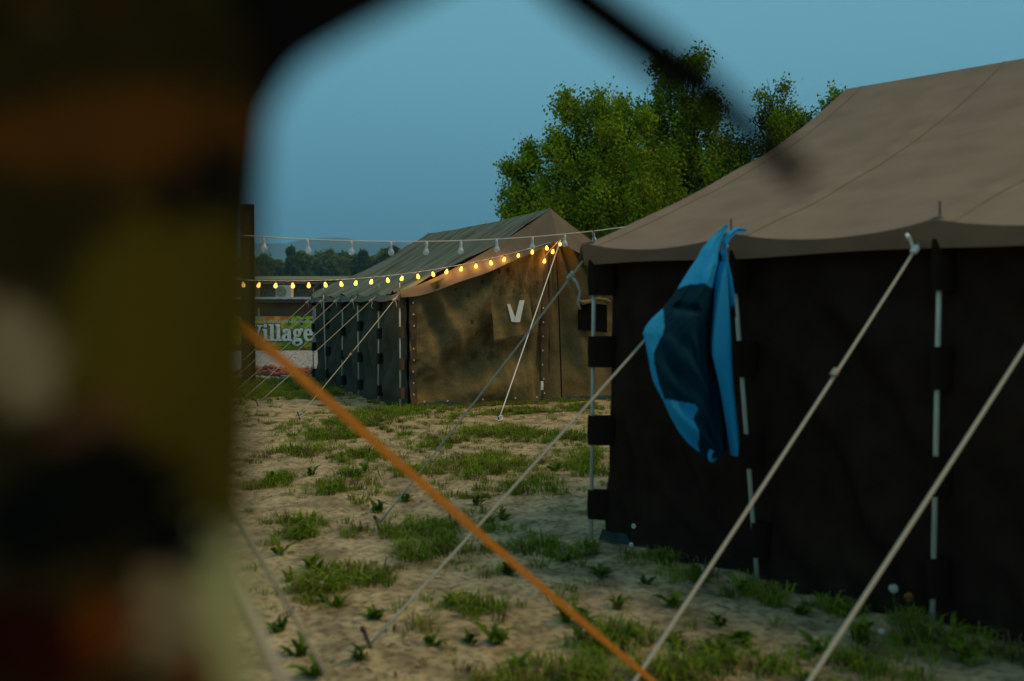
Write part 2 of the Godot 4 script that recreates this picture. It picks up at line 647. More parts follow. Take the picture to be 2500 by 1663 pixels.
	# a strip of canvas behind the slit and the door edge bands with eyelets
	part(t, "door_lining", sheet(6, 20, func(u: float, v: float): return Vector3(lerpf(2.2, 2.75, u), lerpf(-0.02, 2.75, v), -0.24 - 0.02 * sin(u * 9.0)), Vector2(0.2, 1)), M.tab_green)
	var band := part(t, "door_band", sheet(6, 60, func(u: float, v: float):
		var q: Vector3 = pl.call(1.0, v * 0.97 + 0.01)
		return Vector3(lerpf(2.245, 2.385, u), q.y, q.z + 0.028 + 0.012 * sin(v * 15.0) + 0.01 * sin(u * PI)), Vector2(0.1, 2)), M.tab_olive)
	var eye := lathe([Vector2(0.005, 0.0), Vector2(0.008, 0.003), Vector2(0.012, 0.003), Vector2(0.013, -0.002)], 10)
	for k in 11:
		var v := 0.06 + k * 0.076
		var q: Vector3 = pl.call(1.0, v)
		var e := part(band, "eyelet", eye, M.brass)
		e.position = Vector3(2.27 + 0.004 * sin(k * 3.0), q.y, q.z + 0.046 + 0.012 * sin(v * 15.0))
		e.rotation.x = PI / 2
	var band2 := part(t, "corner_band", sheet(4, 50, func(u: float, v: float):
		var q: Vector3 = pl.call(0.03, v)
		return Vector3(lerpf(0.055, 0.16, u), lerpf(0.0, HE - 0.06, v), q.z + 0.03 + 0.006 * sin(u * PI + v * 20.0)), Vector2(0.1, 2)), M.tab_olive)
	for k in 9:
		var y := 0.2 + k * 0.172
		var q: Vector3 = pl.call(0.03, y / HE)
		var e := part(band2, "eyelet", eye, M.brass)
		e.position = Vector3(0.105 + 0.008 * sin(k * 2.3), y, q.z + 0.042)
		e.rotation.x = PI / 2
	# hem along the ground with eyelets
	var hem := part(t, "mud_flap", sheet(60, 4, func(u: float, v: float): return Vector3(lerpf(0.02, W - 0.05, u), lerpf(0.07, -0.03, v) + 0.018 * bump.get_noise_2d(u * 20.0, 4.0), 0.055 + 0.075 * v + 0.02 * bump.get_noise_2d(u * 24.0, v * 3.0)), Vector2(5, 0.1)), M.mud_flap)
	for xx in [0.25, 0.62, 1.2, 1.75, 2.12, 3.2]:
		var e := part(hem, "eyelet", eye, M.rope_white)
		e.position = Vector3(xx, 0.09, 0.14)
		e.rotation.x = PI / 2
	# small white care tag low on the door edge
	part(t, "care_tag", sheet(2, 4, func(u: float, v: float): return Vector3(lerpf(2.20, 2.245, u), lerpf(0.20, 0.34, v), 0.115 + 0.006 * sin(v * 3.0))), M.tape)

	# window flap closed, with the V taped on
	var flap := part(t, "window_flap", sheet(24, 24, func(u: float, v: float):
		var a := Vector3(1.33, 0.98, 0).lerp(Vector3(2.02, 1.08, 0), u)
		var b := Vector3(1.29, 1.64, 0).lerp(Vector3(1.95, 1.73, 0), u)
		var p: Vector3 = a.lerp(b, v)
		p.z = 0.23 + 0.05 * (1.0 - v) * (1.0 - u) + 0.012 * sin(u * 13.0 + v * 4.0) + 0.02 * bump.get_noise_2d(u * 2.0, v * 2.0)
		return p, Vector2(0.35, -0.35)), olive)
	part(flap, "flap_hem", sheet(20, 2, func(u: float, v: float):
		var a := Vector3(1.33, 0.98, 0).lerp(Vector3(2.02, 1.08, 0), u)
		return a + Vector3(0, 0.035 * v, 0.238 + 0.05 * (1.0 - u) * (1.0 - 0.05 * v) + 0.012 * sin(u * 13.0) + 0.02 * bump.get_noise_2d(u * 2.0, 0.0)), Vector2(0.3, 0.05)), M.tab_olive)
	var stroke := func(a: Vector3, b: Vector3, wa: float, wb: float):
		return sheet(2, 8, func(u: float, v: float):
			var p: Vector3 = a.lerp(b, v)
			p.x += lerpf(-0.5, 0.5, u) * lerpf(wa, wb, v)
			return p)
	part(flap, "tape", stroke.call(Vector3(1.575, 1.56, 0.273), Vector3(1.665, 1.285, 0.279), 0.05, 0.09), M.tape)
	part(flap, "tape", stroke.call(Vector3(1.80, 1.62, 0.279), Vector3(1.71, 1.28, 0.285), 0.085, 0.10), M.tape)
	# open window on the other panel: dark screen and rolled flap above
	var win := part(t, "window", sheet(8, 8, func(u: float, v: float): return Vector3(lerpf(2.86, 3.40, u), lerpf(1.15, 1.60, v) - 0.05 * u, 0.115)), M.black_cloth)
	var roll := []
	for i in 14:
		roll.append(Vector3(2.84 + i * 0.045, 1.62 - 0.03 * sin(i * 0.55) + 0.02 * bump.get_noise_2d(i * 0.9, 0.0), 0.15))
	part(win, "rolled_flap", tube(roll, 0.035, 0.03, 8, 0.5), M.wall_olive)
	part(win, "tie", tube([Vector3(2.86, 1.62, 0.17), Vector3(2.82, 1.75, 0.14), Vector3(2.76, 1.9, 0.12)], 0.008), M.tab_olive)
	# door rope/pole edge on the right door panel
	part(t, "door_cord", tube([Vector3(2.50, 2.45, 0.04), Vector3(2.55, 1.6, 0.05), Vector3(2.60, 0.05, 0.06)], 0.011), M.tab_black)

	# side and rear walls
	for side in [0, 1]:
		var sf := func(u: float, v: float):
			var z: float = -u * L
			var k := fposmod(-z / step, 1.0)
			var bay := floorf(-z / step)
			var sagb := sin(PI * k)
			var y := lerpf(-0.03, HE, v)
			var o := 0.015 + sagb * (0.05 + 0.08 * (1.0 - v)) + 0.055 * sagb * sin(k * 16.0 + bay * 2.0 + 2.5 * v) * (1.0 - 0.5 * v)
			o += 0.07 * sagb * sin(TAU * 1.6 * (v + 0.5 * (k - 0.5) * (k - 0.5) * 4.0) + bay * 1.7) * smoothstep(0.0, 0.2, v) * (1.0 - smoothstep(0.7, 1.0, v))
			o += 0.02 * bump.get_noise_2d(z * 4.0, v * 3.0)
			return Vector3(-o + 0.04 if side == 0 else W + o - 0.04, y, z)
		part(t, "side_wall", sheet(170, 50, sf, Vector2(4, 1.3)), M.wall_green)
	part(t, "rear_wall", sheet(30, 16, func(u: float, v: float):
		var xx := lerpf(0.04, W - 0.04, u)
		return Vector3(xx, lerpf(-0.03, top_at.call(xx), v), -L + 0.03 * sin(u * 30.0))), M.wall_green)

	# poles with cloth loops
	for k in 6:
		var z := -k * step
		var lean: float = [0.0, 0.02, -0.01, 0.03, -0.05, 0.02][k]
		var p := part(t, "pole", tube([Vector3(-0.085, -0.04, z + lean * 0.3), Vector3(-0.085 + lean, HE + 0.02, z)], 0.0135, 0.0135, 10), M.pole)
		part(p, "spike", tube([Vector3(-0.085 + lean, HE + 0.02, z), Vector3(-0.085 + lean, HE + 0.16, z)], 0.006), M.metal)
		var hs := [[0.135, 0.17], [0.57, 0.175], [1.05, 0.17], [1.50, 0.19]]
		for q in hs:
			var jit := 0.0 if k == 0 else rng.randf_range(-0.06, 0.06)
			part(p, "pole_loop", sleeve(Vector3(-0.06, q[0] + jit, z + 0.005), Vector3.RIGHT.rotated(Vector3.UP, 0.4), 0.055, 0.03, q[1]), M.tab_olive if k == 0 else M.tab_green)
	for k in 6:
		part(t, "pole", tube([Vector3(W + 0.085, -0.04, -k * step), Vector3(W + 0.085, HE + 0.02, -k * step)], 0.018), M.pole)

	# guy ropes
	var lbl := ["pale guy rope with wooden slider from the front corner of the olive tent", "guy rope off the first side pole behind the olive tent's front corner", "guy rope off the second side pole behind the olive tent's front corner", "guy rope off the third side pole behind the olive tent's front corner", "guy rope off the fourth side pole behind the olive tent's front corner", "guy rope off the rear corner of the olive tent beside the banner"]
	for k in 6:
		var a := far_at(Vector3(-0.11, HE - 0.02, -k * step + 0.02))
		var b := far_at(Vector3(-2.0, 0, -k * step + 0.1))
		if k == 0:
			b = Vector3(-2.83, 0, -13.2)
		b.y = ground_y(b.x, b.z) + 0.05
		guy_rope(a, b, 0.0065, lbl[k], M.rope, "guy ropes of the olive tent", 0.5 if k == 0 else -1.0, k == 0, [0.08, -0.09, 0.1, 0.07, 0.09, 0.08][k])
	var a2 := far_at(Vector3(2.42, 2.56, 0.36))
	var b2 := Vector3(-0.17, 0, -13.0)
	b2.y = ground_y(b2.x, b2.z) + 0.04
	guy_rope(a2, b2, 0.0075, "bright white rope from the olive tent's peak down to a peg before its door", M.rope_white, "", -1.0, true, 0.0)


func guy_rope(a: Vector3, b: Vector3, r: float, label: String, m: Material, group := "", slider := -1.0, tail := false, top_tail := 0.0, sag := 0.012, loop_m: Material = null) -> Node3D:
	var o := thing("guy_rope", label, "rope", Vector3.ZERO, 0.0, group)
	var dir := (b - a).normalized()
	part(o, "cord", tube(line(a, b, sag), r, r, 7), m)
	if top_tail != 0.0:
		var k0 := a + dir * 0.13
		part(o, "knot", knot(k0, dir, r * 1.9), m)
		part(o, "loose_end", tube([k0, k0 + Vector3(0.03, -0.03, 0.02), k0 + Vector3(0.025 + top_tail * 0.15, -absf(top_tail), 0.02), k0 + Vector3(0.04, -absf(top_tail) * 1.4, 0.015)], r * 0.9), m)
	if slider > 0.0:
		var c := a.lerp(b, slider) - Vector3.UP * sag
		part(o, "slider", tube([c - dir * 0.035, c + dir * 0.035], 0.014, 0.011, 8), M.wood)
		part(o, "knot", knot(c + dir * 0.045, dir, r * 1.5), m)
	if tail:
		var g := b
		var pts := []
		for i in 26:
			var q := i / 25.0
			var w := TAU * 1.6 * q
			pts.append(g + Vector3(0.045 * cos(w) + 0.11 * maxf(0, q - 0.65), 0.02 + 0.035 * sin(w * 1.3) * (1.0 - q) - 0.03 * q, 0.035 * sin(w) + 0.22 * maxf(0, q - 0.55)))
		for i in pts.size():
			pts[i].y = maxf(pts[i].y, ground_y(pts[i].x, pts[i].z) + r)
		part(o, "loose_end", tube(pts, r, r * 0.9, 6), m)
	var pg := thing("tent_peg", label.replace("guy rope", "peg of the rope").replace("bright white rope", "peg of the bright white rope").replace("thin pale rope", "peg of the thin pale rope").replace("blurred pale rope", "peg of the blurred rope"), "peg", Vector3(b.x, ground_y(b.x, b.z), b.z), 0.0, "tent pegs")
	if pg.get_meta("label").split(" ").size() > 16:
		pg.set_meta("label", "wooden peg of the bright white rope before the olive tent's door" if m == M.rope_white else "wooden peg of the bowed rope off the second pole past the jacket")
	var back := Vector3(dir.x, 0, dir.z).normalized()
	part(pg, "shaft", tube([Vector3(0, -0.12, 0) - back * 0.05, back * 0.03 + Vector3(0, 0.085, 0)], 0.006, 0.010, 8), M.wood)
	part(pg, "head", tube([back * 0.03 + Vector3(0, 0.08, 0), back * 0.038 + Vector3(0, 0.10, 0)], 0.013, 0.011, 8), M.wood)
	return o


# ---------------------------------------------------------------- near tent
func near_at(p: Vector3) -> Vector3:
	return Vector3(0.587, 0, -6.424) + p.rotated(Vector3.UP, deg_to_rad(39.8))


func build_near_tent() -> void:
	var W := 5.8
	var L := 5.7
	var HE := 1.875
	var HR := 3.32
	var step := 1.14
	var t := thing("brown_tent", "large brown canvas tent with near-black side wall and a blue jacket on its eave", "tent", Vector3(0.587, 0, -6.424), deg_to_rad(39.8))
	for side in [0, 1]:
		var f := func(u: float, v: float):
			var z: float = -0.06 + u * (L + 0.12)
			var eb := eave_bump(z, step, 0.045, 0.22)
			var ridge := HR - 0.03 * sin(u * PI)
			var xx := lerpf(W * 0.5, -0.14, v)
			var y := lerpf(ridge, HE - 0.01 + eb, v) - 0.13 * sin(PI * pow(v, 0.85)) * (0.85 + 0.15 * cos(z / step * TAU))
			# seams pulled tight at each pole, soft sag between them, faint puckers near the eave
			var k := absf(z / step - roundf(z / step)) * step
			y += 0.016 * exp(-k * k / 0.0012) * sin(PI * clampf(v, 0.0, 1.0)) - 0.02 * sin(PI * fposmod(z / step, 1.0)) * v
			y += 0.012 * sin((z * 0.8 + v * 2.0) * 9.0 + 2.0 * bump.get_noise_2d(z, v)) * v * v * (1.0 - v) * 3.0
			y += 0.02 * bump.get_noise_2d(z * 0.9, v * 1.8 + 5.0 * side) * sin(PI * v)
			return Vector3(xx if side == 0 else W - xx, y, z)
		var r := part(t, "roof_slope", sheet(140, 60, f, Vector2(3.6, 2.6)), M.roof_brown)
		for k in 6:
			var u0: float = clampf((k * step + 0.15) / (L + 0.12), 0.004, 0.994)
			part(r, "seam", sheet(2, 50, func(u: float, v: float):
				var p: Vector3 = f.call(u0 + lerpf(-0.0008, 0.0008, u), v)
				return p + Vector3(-0.0025 if side == 0 else 0.0025, 0.002 + 0.002 * sin(u * PI), 0.0), Vector2(0.02, 2)), M.roof_seam)
		var vf := func(u: float, v: float):
			var z: float = -0.06 + u * (L + 0.12)
			var eb := eave_bump(z, step, 0.045, 0.22)
			var y0 := HE - 0.01 + eb - 0.02 * sin(PI * fposmod(z / step, 1.0))
			var y := lerpf(y0, 1.775 + 0.006 * sin(z * 4.0), v)
			var out := -0.14 + 0.03 * v + 0.008 * v * sin(z * 6.0 + 1.0)
			return Vector3(out if side == 0 else W - out, y, z)
		part(r, "valance", sheet(120, 5, vf, Vector2(5, 0.1)), M.valance_brown)
		var hf := func(u: float, v: float):
			var xx := lerpf(W * 0.5, -0.14, u)
			var y := lerpf(HR, HE - 0.01 + 0.045 * pow(u, 10.0), u) - 0.13 * sin(PI * pow(u, 0.85))
			y -= v * lerpf(0.30, 0.10, u)
			return Vector3(xx if side == 0 else W - xx, y, -0.06 - v * lerpf(0.10, 0.02, u))
		part(r, "front_flap", sheet(50, 5, hf, Vector2(2.5, 0.3)), M.valance_brown)
		# long wall
		var sf := func(u: float, v: float):
			var z: float = u * L
			var y := lerpf(0.045 * smoothstep(0.14, 0.02, u) - 0.03 if side == 0 else -0.03, HE - 0.02, v)
			var k := fposmod(z / step, 1.0)
			var bay := floorf(z / step)
			var diag := k * 1.1 + v * 1.25 + 0.22 * bump.get_noise_2d(z * 0.9, v * 1.1)
			var o := 0.012 + 0.045 * sin(PI * k) * (1.0 - v * 0.6)
			o += 0.048 * sin(diag * 11.0 + bay * 2.0) * sin(PI * k) * smoothstep(0.02, 0.3, v) * (1.0 - smoothstep(0.75, 1.0, v))
			o += 0.022 * sin(diag * 23.0 + 1.0 + bay) * sin(PI * k) * (1.0 - v)
			o += 0.05 * bump.get_noise_2d(z * 1.5, v * 1.6 + 2.0)
			o += 0.05 * pow(1.0 - v, 3.0)
			return Vector3(-o + 0.03 if side == 0 else W + o - 0.03, y, z + 0.07 * (1.0 - u))
		part(t, "side_wall", sheet(160, 60, sf, Vector2(4, 1.3)), M.wall_black)
	var top_at := func(xx: float) -> float:
		var q := 1.0 - absf(xx - W * 0.5) / (W * 0.5)
		return lerpf(HE - 0.04, HR - 0.1, q) - 0.09 * sin(q * PI)
	for z in [0.06, L - 0.02]:
		part(t, "end_wall", sheet(50, 30, func(u: float, v: float):
			var xx := lerpf(0.06, W - 0.06, u)
			return Vector3(xx, lerpf(-0.03, top_at.call(xx), v), z + 0.03 * sin(u * 26.0) * (1.0 - v) + 0.02 * bump.get_noise_2d(u * 6.0, v * 4.0)), Vector2(4, 2)), M.wall_black)
	# green mud flap kicked out under the wall
	var mf := part(t, "mud_flap", sheet(50, 4, func(u: float, v: float): return Vector3(-0.035 - 0.06 * v * (1.0 - u), lerpf(0.075, -0.025, v) + 0.015 * bump.get_noise_2d(u * 30.0, 2.0), lerpf(0.03, 0.62, u) + 0.01), Vector2(0.6, 0.1)), M.mud_flap)
	var eye := lathe([Vector2(0.006, 0.0), Vector2(0.01, 0.003), Vector2(0.014, 0.003), Vector2(0.015, -0.002)], 10)
	for q in [[0.35, 0.15], [0.33, 0.03]]:
		var e := part(mf, "eyelet", eye, M.rope_white)
		e.position = Vector3(-0.075, q[1], q[0])
		e.rotation.z = PI / 2

	var leans := [0.0, 0.0, 0.0, 0.01, 0.0, 0.0]
	for k in 6:
		var z := k * step
		if k == 1:
			z = 1.20
		elif k == 2:
			z = 2.28
		var zt := z
		if k == 1:
			z = 1.297
			zt = 1.085
		var p := part(t, "pole", tube([Vector3(-0.10, -0.03, z), Vector3(-0.078, HE + 0.0, zt)], 0.0125, 0.0125, 10), M.pole)
		part(p, "spike", tube([Vector3(-0.078, HE, zt), Vector3(-0.085, HE + 0.12, zt)], 0.005), M.wood)
		part(p, "eave_patch", lathe([Vector2(0.0, 0.012), Vector2(0.02, 0.010), Vector2(0.045, 0.0), Vector2(0.05, -0.012)], 12, Vector3(-0.09, HE + 0.035, zt)), M.mud_flap)
		for q in [[0.14, 0.19], [0.62, 0.19], [1.12, 0.20], [1.58, 0.24]]:
			part(p, "pole_loop", sleeve(Vector3(-0.052, q[0], lerpf(z, zt, q[0] / HE) + (0.045 if k == 0 else 0.004)), Vector3(0.66, 0, 0.75).normalized() if k == 0 else Vector3(0.97, 0, 0.24).normalized(), 0.088 if k == 0 else 0.07, 0.03, q[1]), M.tab_black)
		part(t, "pole", tube([Vector3(W + 0.09, -0.03, k * step), Vector3(W + 0.09, HE, k * step)], 0.017), M.pole)

	# guy ropes on the camera side
	guy_rope(near_at(Vector3(-0.13, 1.80, -0.05)), Vector3(-0.90, 0.04, -6.70), 0.0060, "guy rope with a big knot off the corner of the brown tent", M.rope, "guy ropes of the brown tent", -1.0, false, 0.0)
	var c0 := near_at(Vector3(-0.13, 1.80, -0.05))
	var cd := (Vector3(-0.90, 0.04, -6.70) - c0).normalized()
	var kn := c0 + cd * 0.12
	var r1 := get_node("guy_rope_007") if has_node("guy_rope_007") else null
	if r1:
		part(r1, "knot", knot(kn, cd, 0.012), M.rope)
		part(r1, "loose_end", tube([kn, kn + Vector3(0.03, -0.04, 0.03), kn + Vector3(0.055, -0.10, 0.03), kn + Vector3(0.04, -0.17, 0.03), kn + Vector3(0.055, -0.215, 0.03)], 0.009, 0.008), M.rope)
	guy_rope(near_at(Vector3(-0.19, 1.84, 1.15)), Vector3(-0.62, 0.03, -4.29), 0.0064, "guy rope under the hanging blue jacket", M.rope, "guy ropes of the brown tent", -1.0, false, 0.0)
	guy_rope(near_at(Vector3(-0.12, 1.80, 2.20)), Vector3(0.235, 0.03, -3.2), 0.0068, "guy rope with white bow at the eave, off the second pole past the jacket", M.rope, "guy ropes of the brown tent", -1.0, false, 0.0)
	guy_rope(near_at(Vector3(-0.12, 1.82, 2.97)), Vector3(0.535, 0.03, -2.7), 0.0068, "guy rope of the brown tent farthest along its wall from the jacket", M.rope, "guy ropes of the brown tent", -1.0, false, 0.0)
	var r3 := get_node("guy_rope_009")
	var a3 := near_at(Vector3(-0.12, 1.80, 2.20))
	var d3 := (Vector3(0.235, 0.03, -3.2) - a3).normalized()
	part(r3, "knot", knot(a3 + d3 * 0.05, d3, 0.0095), M.rope_white)
	part(r3, "bow", sheet(6, 6, func(u: float, v: float): return a3 + d3 * 0.05 + Vector3(-0.012 - 0.035 * u, 0.012 + 0.05 * sin(u * PI * 0.7) + lerpf(-0.012, 0.018, v), 0.02 * sin(v * PI)), Vector2.ONE), M.rope_white)
	part(r3, "knot", knot(a3 + d3 * 0.92, d3, 0.0085), M.rope)


# ---------------------------------------------------------------- things far off
func build_background() -> void:
	# rust-brown H-section steel post
	var st := new_st()
	box_into(st, Vector3(0.0, -0.2, -0.09), Vector3(0.012, 3.55, 0.09))
	box_into(st, Vector3(-0.20, -0.2, -0.006), Vector3(0.0, 3.55, 0.006))
	box_into(st, Vector3(-0.212, -0.2, -0.09), Vector3(-0.2, 3.55, 0.09))
	var post := thing("steel_post", "tall rust-brown steel post standing by the gravel yard", "post", Vector3(-5.22, 0, -20.0), deg_to_rad(38))
	part(post, "beam", done(st), M.steel_brown)
	part(post, "cap", box(Vector3(-0.22, 3.55, -0.1), Vector3(0.02, 3.57, 0.1)), M.steel_brown)

	# banner on a low fence
	var D := 36.0
	var img := Image.create(512, 160, false, Image.FORMAT_RGB8)
	var n := FastNoiseLite.new()
	n.seed = 4
	n.frequency = 1.0
	n.fractal_octaves = 3
	for j in 160:
		for i in 512:
			var u := i / 512.0
			var v := j / 160.0
			var a := n.get_noise_2d(u * 9.0, v * 3.0)
			var b := n.get_noise_2d(u * 14.0 + 30.0, v * 5.0)
			var c := Color(0.88, 0.70, 0.12)
			c = c.lerp(Color(0.58, 0.72, 0.08), smoothstep(0.66, 0.84, u + 0.12 * a))
			c = c.lerp(Color(0.62, 0.55, 0.12), smoothstep(0.1, 0.4, b))
			c = c.lerp(Color(0.60, 0.58, 0.50), smoothstep(0.32, 0.16, v + 0.25 * a) * smoothstep(0.66, 0.44, u + 0.2 * b))
			c = c.lerp(Color(0.82, 0.38, 0.10), smoothstep(0.16, 0.04, v) * smoothstep(0.05, 0.3, a + 0.25) * smoothstep(0.55, 0.62, u) * smoothstep(0.84, 0.76, u))
			c = c.lerp(Color(0.10, 0.16, 0.13), smoothstep(0.1, 0.3, n.get_noise_2d(u * 12.0 + 70.0, v * 4.0)) * smoothstep(0.7, 0.8, u) * smoothstep(0.5, 0.1, v))
			img.set_pixel(i, j, c)
	var bm := mat(Color.WHITE, 0.6, ImageTexture.create_from_image(img))
	var bn := thing("banner", "yellow and green printed banner reading Village on a low fence", "banner", Vector3(-8.9, 0, -D))
	part(bn, "sheet", sheet(40, 10, func(u: float, v: float): return Vector3(lerpf(-2.4, 1.72, u), lerpf(1.20, 0.12, v), 0.02 * sin(u * 14.0) * v), Vector2.ONE), bm)
	for xx in [-2.3, -0.3, 1.75]:
		part(bn, "fence_post", bar(Vector3(xx, -0.2, -0.06), Vector3(xx, 1.5, -0.06), 0.05, 0.05), M.metal)
	part(bn, "edge_strip", sheet(2, 6, func(u: float, v: float): return Vector3(lerpf(1.82, 2.15, u), lerpf(0.75 - 0.2 * u, -0.1, v), 0.0)), mat(lin(0.35, 0.5, 0.03), 0.6))
	var font := SystemFont.new()
	font.font_names = PackedStringArray(["Droid Serif"])
	font.font_weight = 700
	var tm := TextMesh.new()
	tm.text = "Village"
	tm.font = font
	tm.font_size = 96
	tm.pixel_size = 0.0062
	tm.depth = 0.02
	tm.horizontal_alignment = HORIZONTAL_ALIGNMENT_RIGHT
	tm.vertical_alignment = VERTICAL_ALIGNMENT_BOTTOM
	var bb := tm.get_aabb()
	var sx := 2.30 / bb.size.x
	var sy := 0.78 / bb.size.y
	var place := func(o: Node3D, dx: float, dy: float, dz: float):
		o.scale = Vector3(sx, sy, 1)
		o.position = Vector3(1.68 - bb.end.x * sx + dx, 0.13 - bb.position.y * sy + dy, dz)
	var wl := part(bn, "lettering", tm, mat(lin(0.72, 0.74, 0.68), 0.6))
	place.call(wl, 0.0, 0.0, 0.05)
	for q in 6:
		var o := part(bn, "lettering", tm, wl.material_override)
		place.call(o, 0.014 * cos(q * TAU / 6), 0.014 * sin(q * TAU / 6), 0.046 + 0.0004 * q)
	for q in 8:
		var o := part(bn, "lettering_outline", tm, mat(lin(0.03, 0.05, 0.03), 0.6))
		place.call(o, 0.044 * cos(q * TAU / 8), 0.044 * sin(q * TAU / 8), 0.034 + 0.0004 * q)
	var t2 := TextMesh.new()
	t2.text = "WYPOŻYCZALNIA SPRZĘTU WODNEGO"
	t2.font = font
	t2.font_size = 32
	t2.pixel_size = 0.0042
	t2.depth = 0.01
	t2.horizontal_alignment = HORIZONTAL_ALIGNMENT_RIGHT
	t2.vertical_alignment = VERTICAL_ALIGNMENT_BOTTOM
	var b2 := t2.get_aabb()
	var so := part(bn, "small_lettering", t2, mat(lin(0.6, 0.62, 0.55), 0.6))
	so.scale = Vector3(3.25 / b2.size.x, 0.135 / b2.size.y, 1)
	so.position = Vector3(1.72 - b2.end.x * so.scale.x, 0.93 - b2.position.y * so.scale.y, 0.03)

	# low bar with a screened roof terrace
	var bar_t := thing("bar_building", "low dark bar building with a brown screened roof terrace", "building", Vector3(-10.0, -0.8, -44.0))
	var wallm := mat(lin(0.20, 0.185, 0.15), 0.9, noise_tex(51, 0.02, Color(0.75, 0.75, 0.75), Color(1, 1, 1), 256))
	var darkm := mat(lin(0.03, 0.03, 0.026), 0.8)
	part(bar_t, "wall", box(Vector3(-9, 0, -6), Vector3(9, 2.5, -0.9)), wallm)
	part(bar_t, "counter", box(Vector3(-9, 0, -0.9), Vector3(9, 1.15, 0.0)), wallm)
	part(bar_t, "roof_slab", box(Vector3(-9.3, 2.52, -6.2), Vector3(9.3, 2.68, 0.35)), darkm)
	part(bar_t, "gutter", box(Vector3(-6.2, 2.70, 0.1), Vector3(7.0, 2.78, 0.3)), mat(lin(0.5, 0.54, 0.54), 0.5))
	var reed := mat(lin(0.27, 0.205, 0.14), 0.95, noise_tex(52, 0.04, Color(0.6, 0.58, 0.55), Color(1, 1, 1), 256))
	for k in 12:
		var x0 := -9.2 + k * 1.52
		part(bar_t, "screen_panel", sheet(8, 4, func(u: float, v: float): return Vector3(lerpf(x0 + 0.05, x0 + 1.47, u), lerpf(2.78, 3.42, v), -1.4 + 0.04 * sin(u * 6.0 + k)), Vector2(1, 0.5)), reed)
		part(bar_t, "screen_post", bar(Vector3(x0, 2.66, -1.3), Vector3(x0, 3.46, -1.3), 0.09, 0.09), mat(lin(0.20, 0.17, 0.14), 0.8))
		part(bar_t, "strut", bar(Vector3(x0 - 0.1, 3.50, -1.2), Vector3(x0 - 0.75, 2.70, 0.0), 0.06, 0.06), darkm)
	part(bar_t, "top_rail", box(Vector3(-9.3, 3.46, -1.4), Vector3(9.3, 3.58, -1.2)), darkm)
	part(bar_t, "top_rail", box(Vector3(-9.3, 3.40, -1.22), Vector3(9.3, 3.45, -1.15)), mat(lin(0.22, 0.18, 0.15), 0.8))
	var ac := thing("air_conditioner", "cream air conditioner box standing on the bar's flat roof", "air conditioner", Vector3(-10.05, 1.88, -43.85), deg_to_rad(-8))
	var cream := mat(lin(0.55, 0.52, 0.42), 0.5)
	part(ac, "casing", box(Vector3(-0.36, 0.03, -0.2), Vector3(0.36, 0.62, 0.1)), cream)
	part(ac, "foot", box(Vector3(-0.3, -0.01, -0.2), Vector3(-0.2, 0.03, 0.1)), darkm)
	part(ac, "foot", box(Vector3(0.2, -0.01, -0.2), Vector3(0.3, 0.03, 0.1)), darkm)
	var gr := part(ac, "fan_grille", lathe([Vector2(0.0, 0.0), Vector2(0.22, 0.0), Vector2(0.24, 0.02)], 20), mat(lin(0.16, 0.15, 0.13), 0.6))
	gr.position = Vector3(-0.1, 0.33, 0.12)
	gr.rotation.x = PI / 2
	for k in 5:
		part(gr, "grille_ring", lathe([Vector2(0.04 + k * 0.042, 0.012), Vector2(0.05 + k * 0.042, 0.02), Vector2(0.055 + k * 0.042, 0.012)], 20), cream)
	# folded things on the counter
	for q in [[-6.7, 0.55, Color(0.25, 0.35, 0.45), "pale blue folded bundle on the bar counter"], [-6.35, 0.5, Color(0.45, 0.22, 0.22), "dull red folded bundle on the bar counter"]]:
		var bdl := thing("folded_bundle", q[3], "bundle", Vector3(q[0], 0.36, -44.4))
		for k in 4:
			part(bdl, "fold", sheet(10, 6, func(u: float, v: float): return Vector3(lerpf(-0.3, 0.3, u), k * 0.13 + 0.14 * sin(PI * v) + 0.03 * sin(u * 9.0 + k), 0.3 * cos(PI * v)), Vector2.ONE), mat(q[2], 0.9))

	# orange netting lying crumpled on the gravel
	var om := mat(lin(0.48, 0.17, 0.10), 0.8, noise_tex(53, 0.05, Color(0.6, 0.55, 0.5), Color(1, 1, 1), 256))
	var net := thing("crumpled_net", "crumpled orange barrier net lying along the gravel yard", "net", Vector3(-5.0, 0, -21.8))
	for k in 5:
		var pts := []
		for i in 30:
			var q := i / 29.0
			var xx := -1.2 + q * 2.0 + 0.1 * k
			var zz := -0.15 + q * 0.9 + 0.25 * bump.get_noise_2d(q * 6.0 + k * 10.0, 0.0)
			pts.append(Vector3(xx, 0.05 + 0.05 * k * 0.5 + 0.11 * absf(bump.get_noise_2d(q * 8.0, k * 7.0)), zz))
		part(net, "fold", tube(pts, 0.05, 0.035, 7, 1.2), om)
	var net2 := thing("orange_bundle", "small orange bundle at the foot of the banner's fence", "bundle", Vector3(-7.25, 0.02, -35.2))
	net2.scale = Vector3(0.55, 0.5, 0.6)
	for k in 3:
		part(net2, "fold", tube([Vector3(-0.45, 0.06, 0.1 * k), Vector3(-0.1, 0.2 - 0.04 * k, 0.05), Vector3(0.2, 0.1 + 0.03 * k, -0.05), Vector3(0.5, 0.05, 0.1)], 0.08, 0.06, 7, 1.0), om)


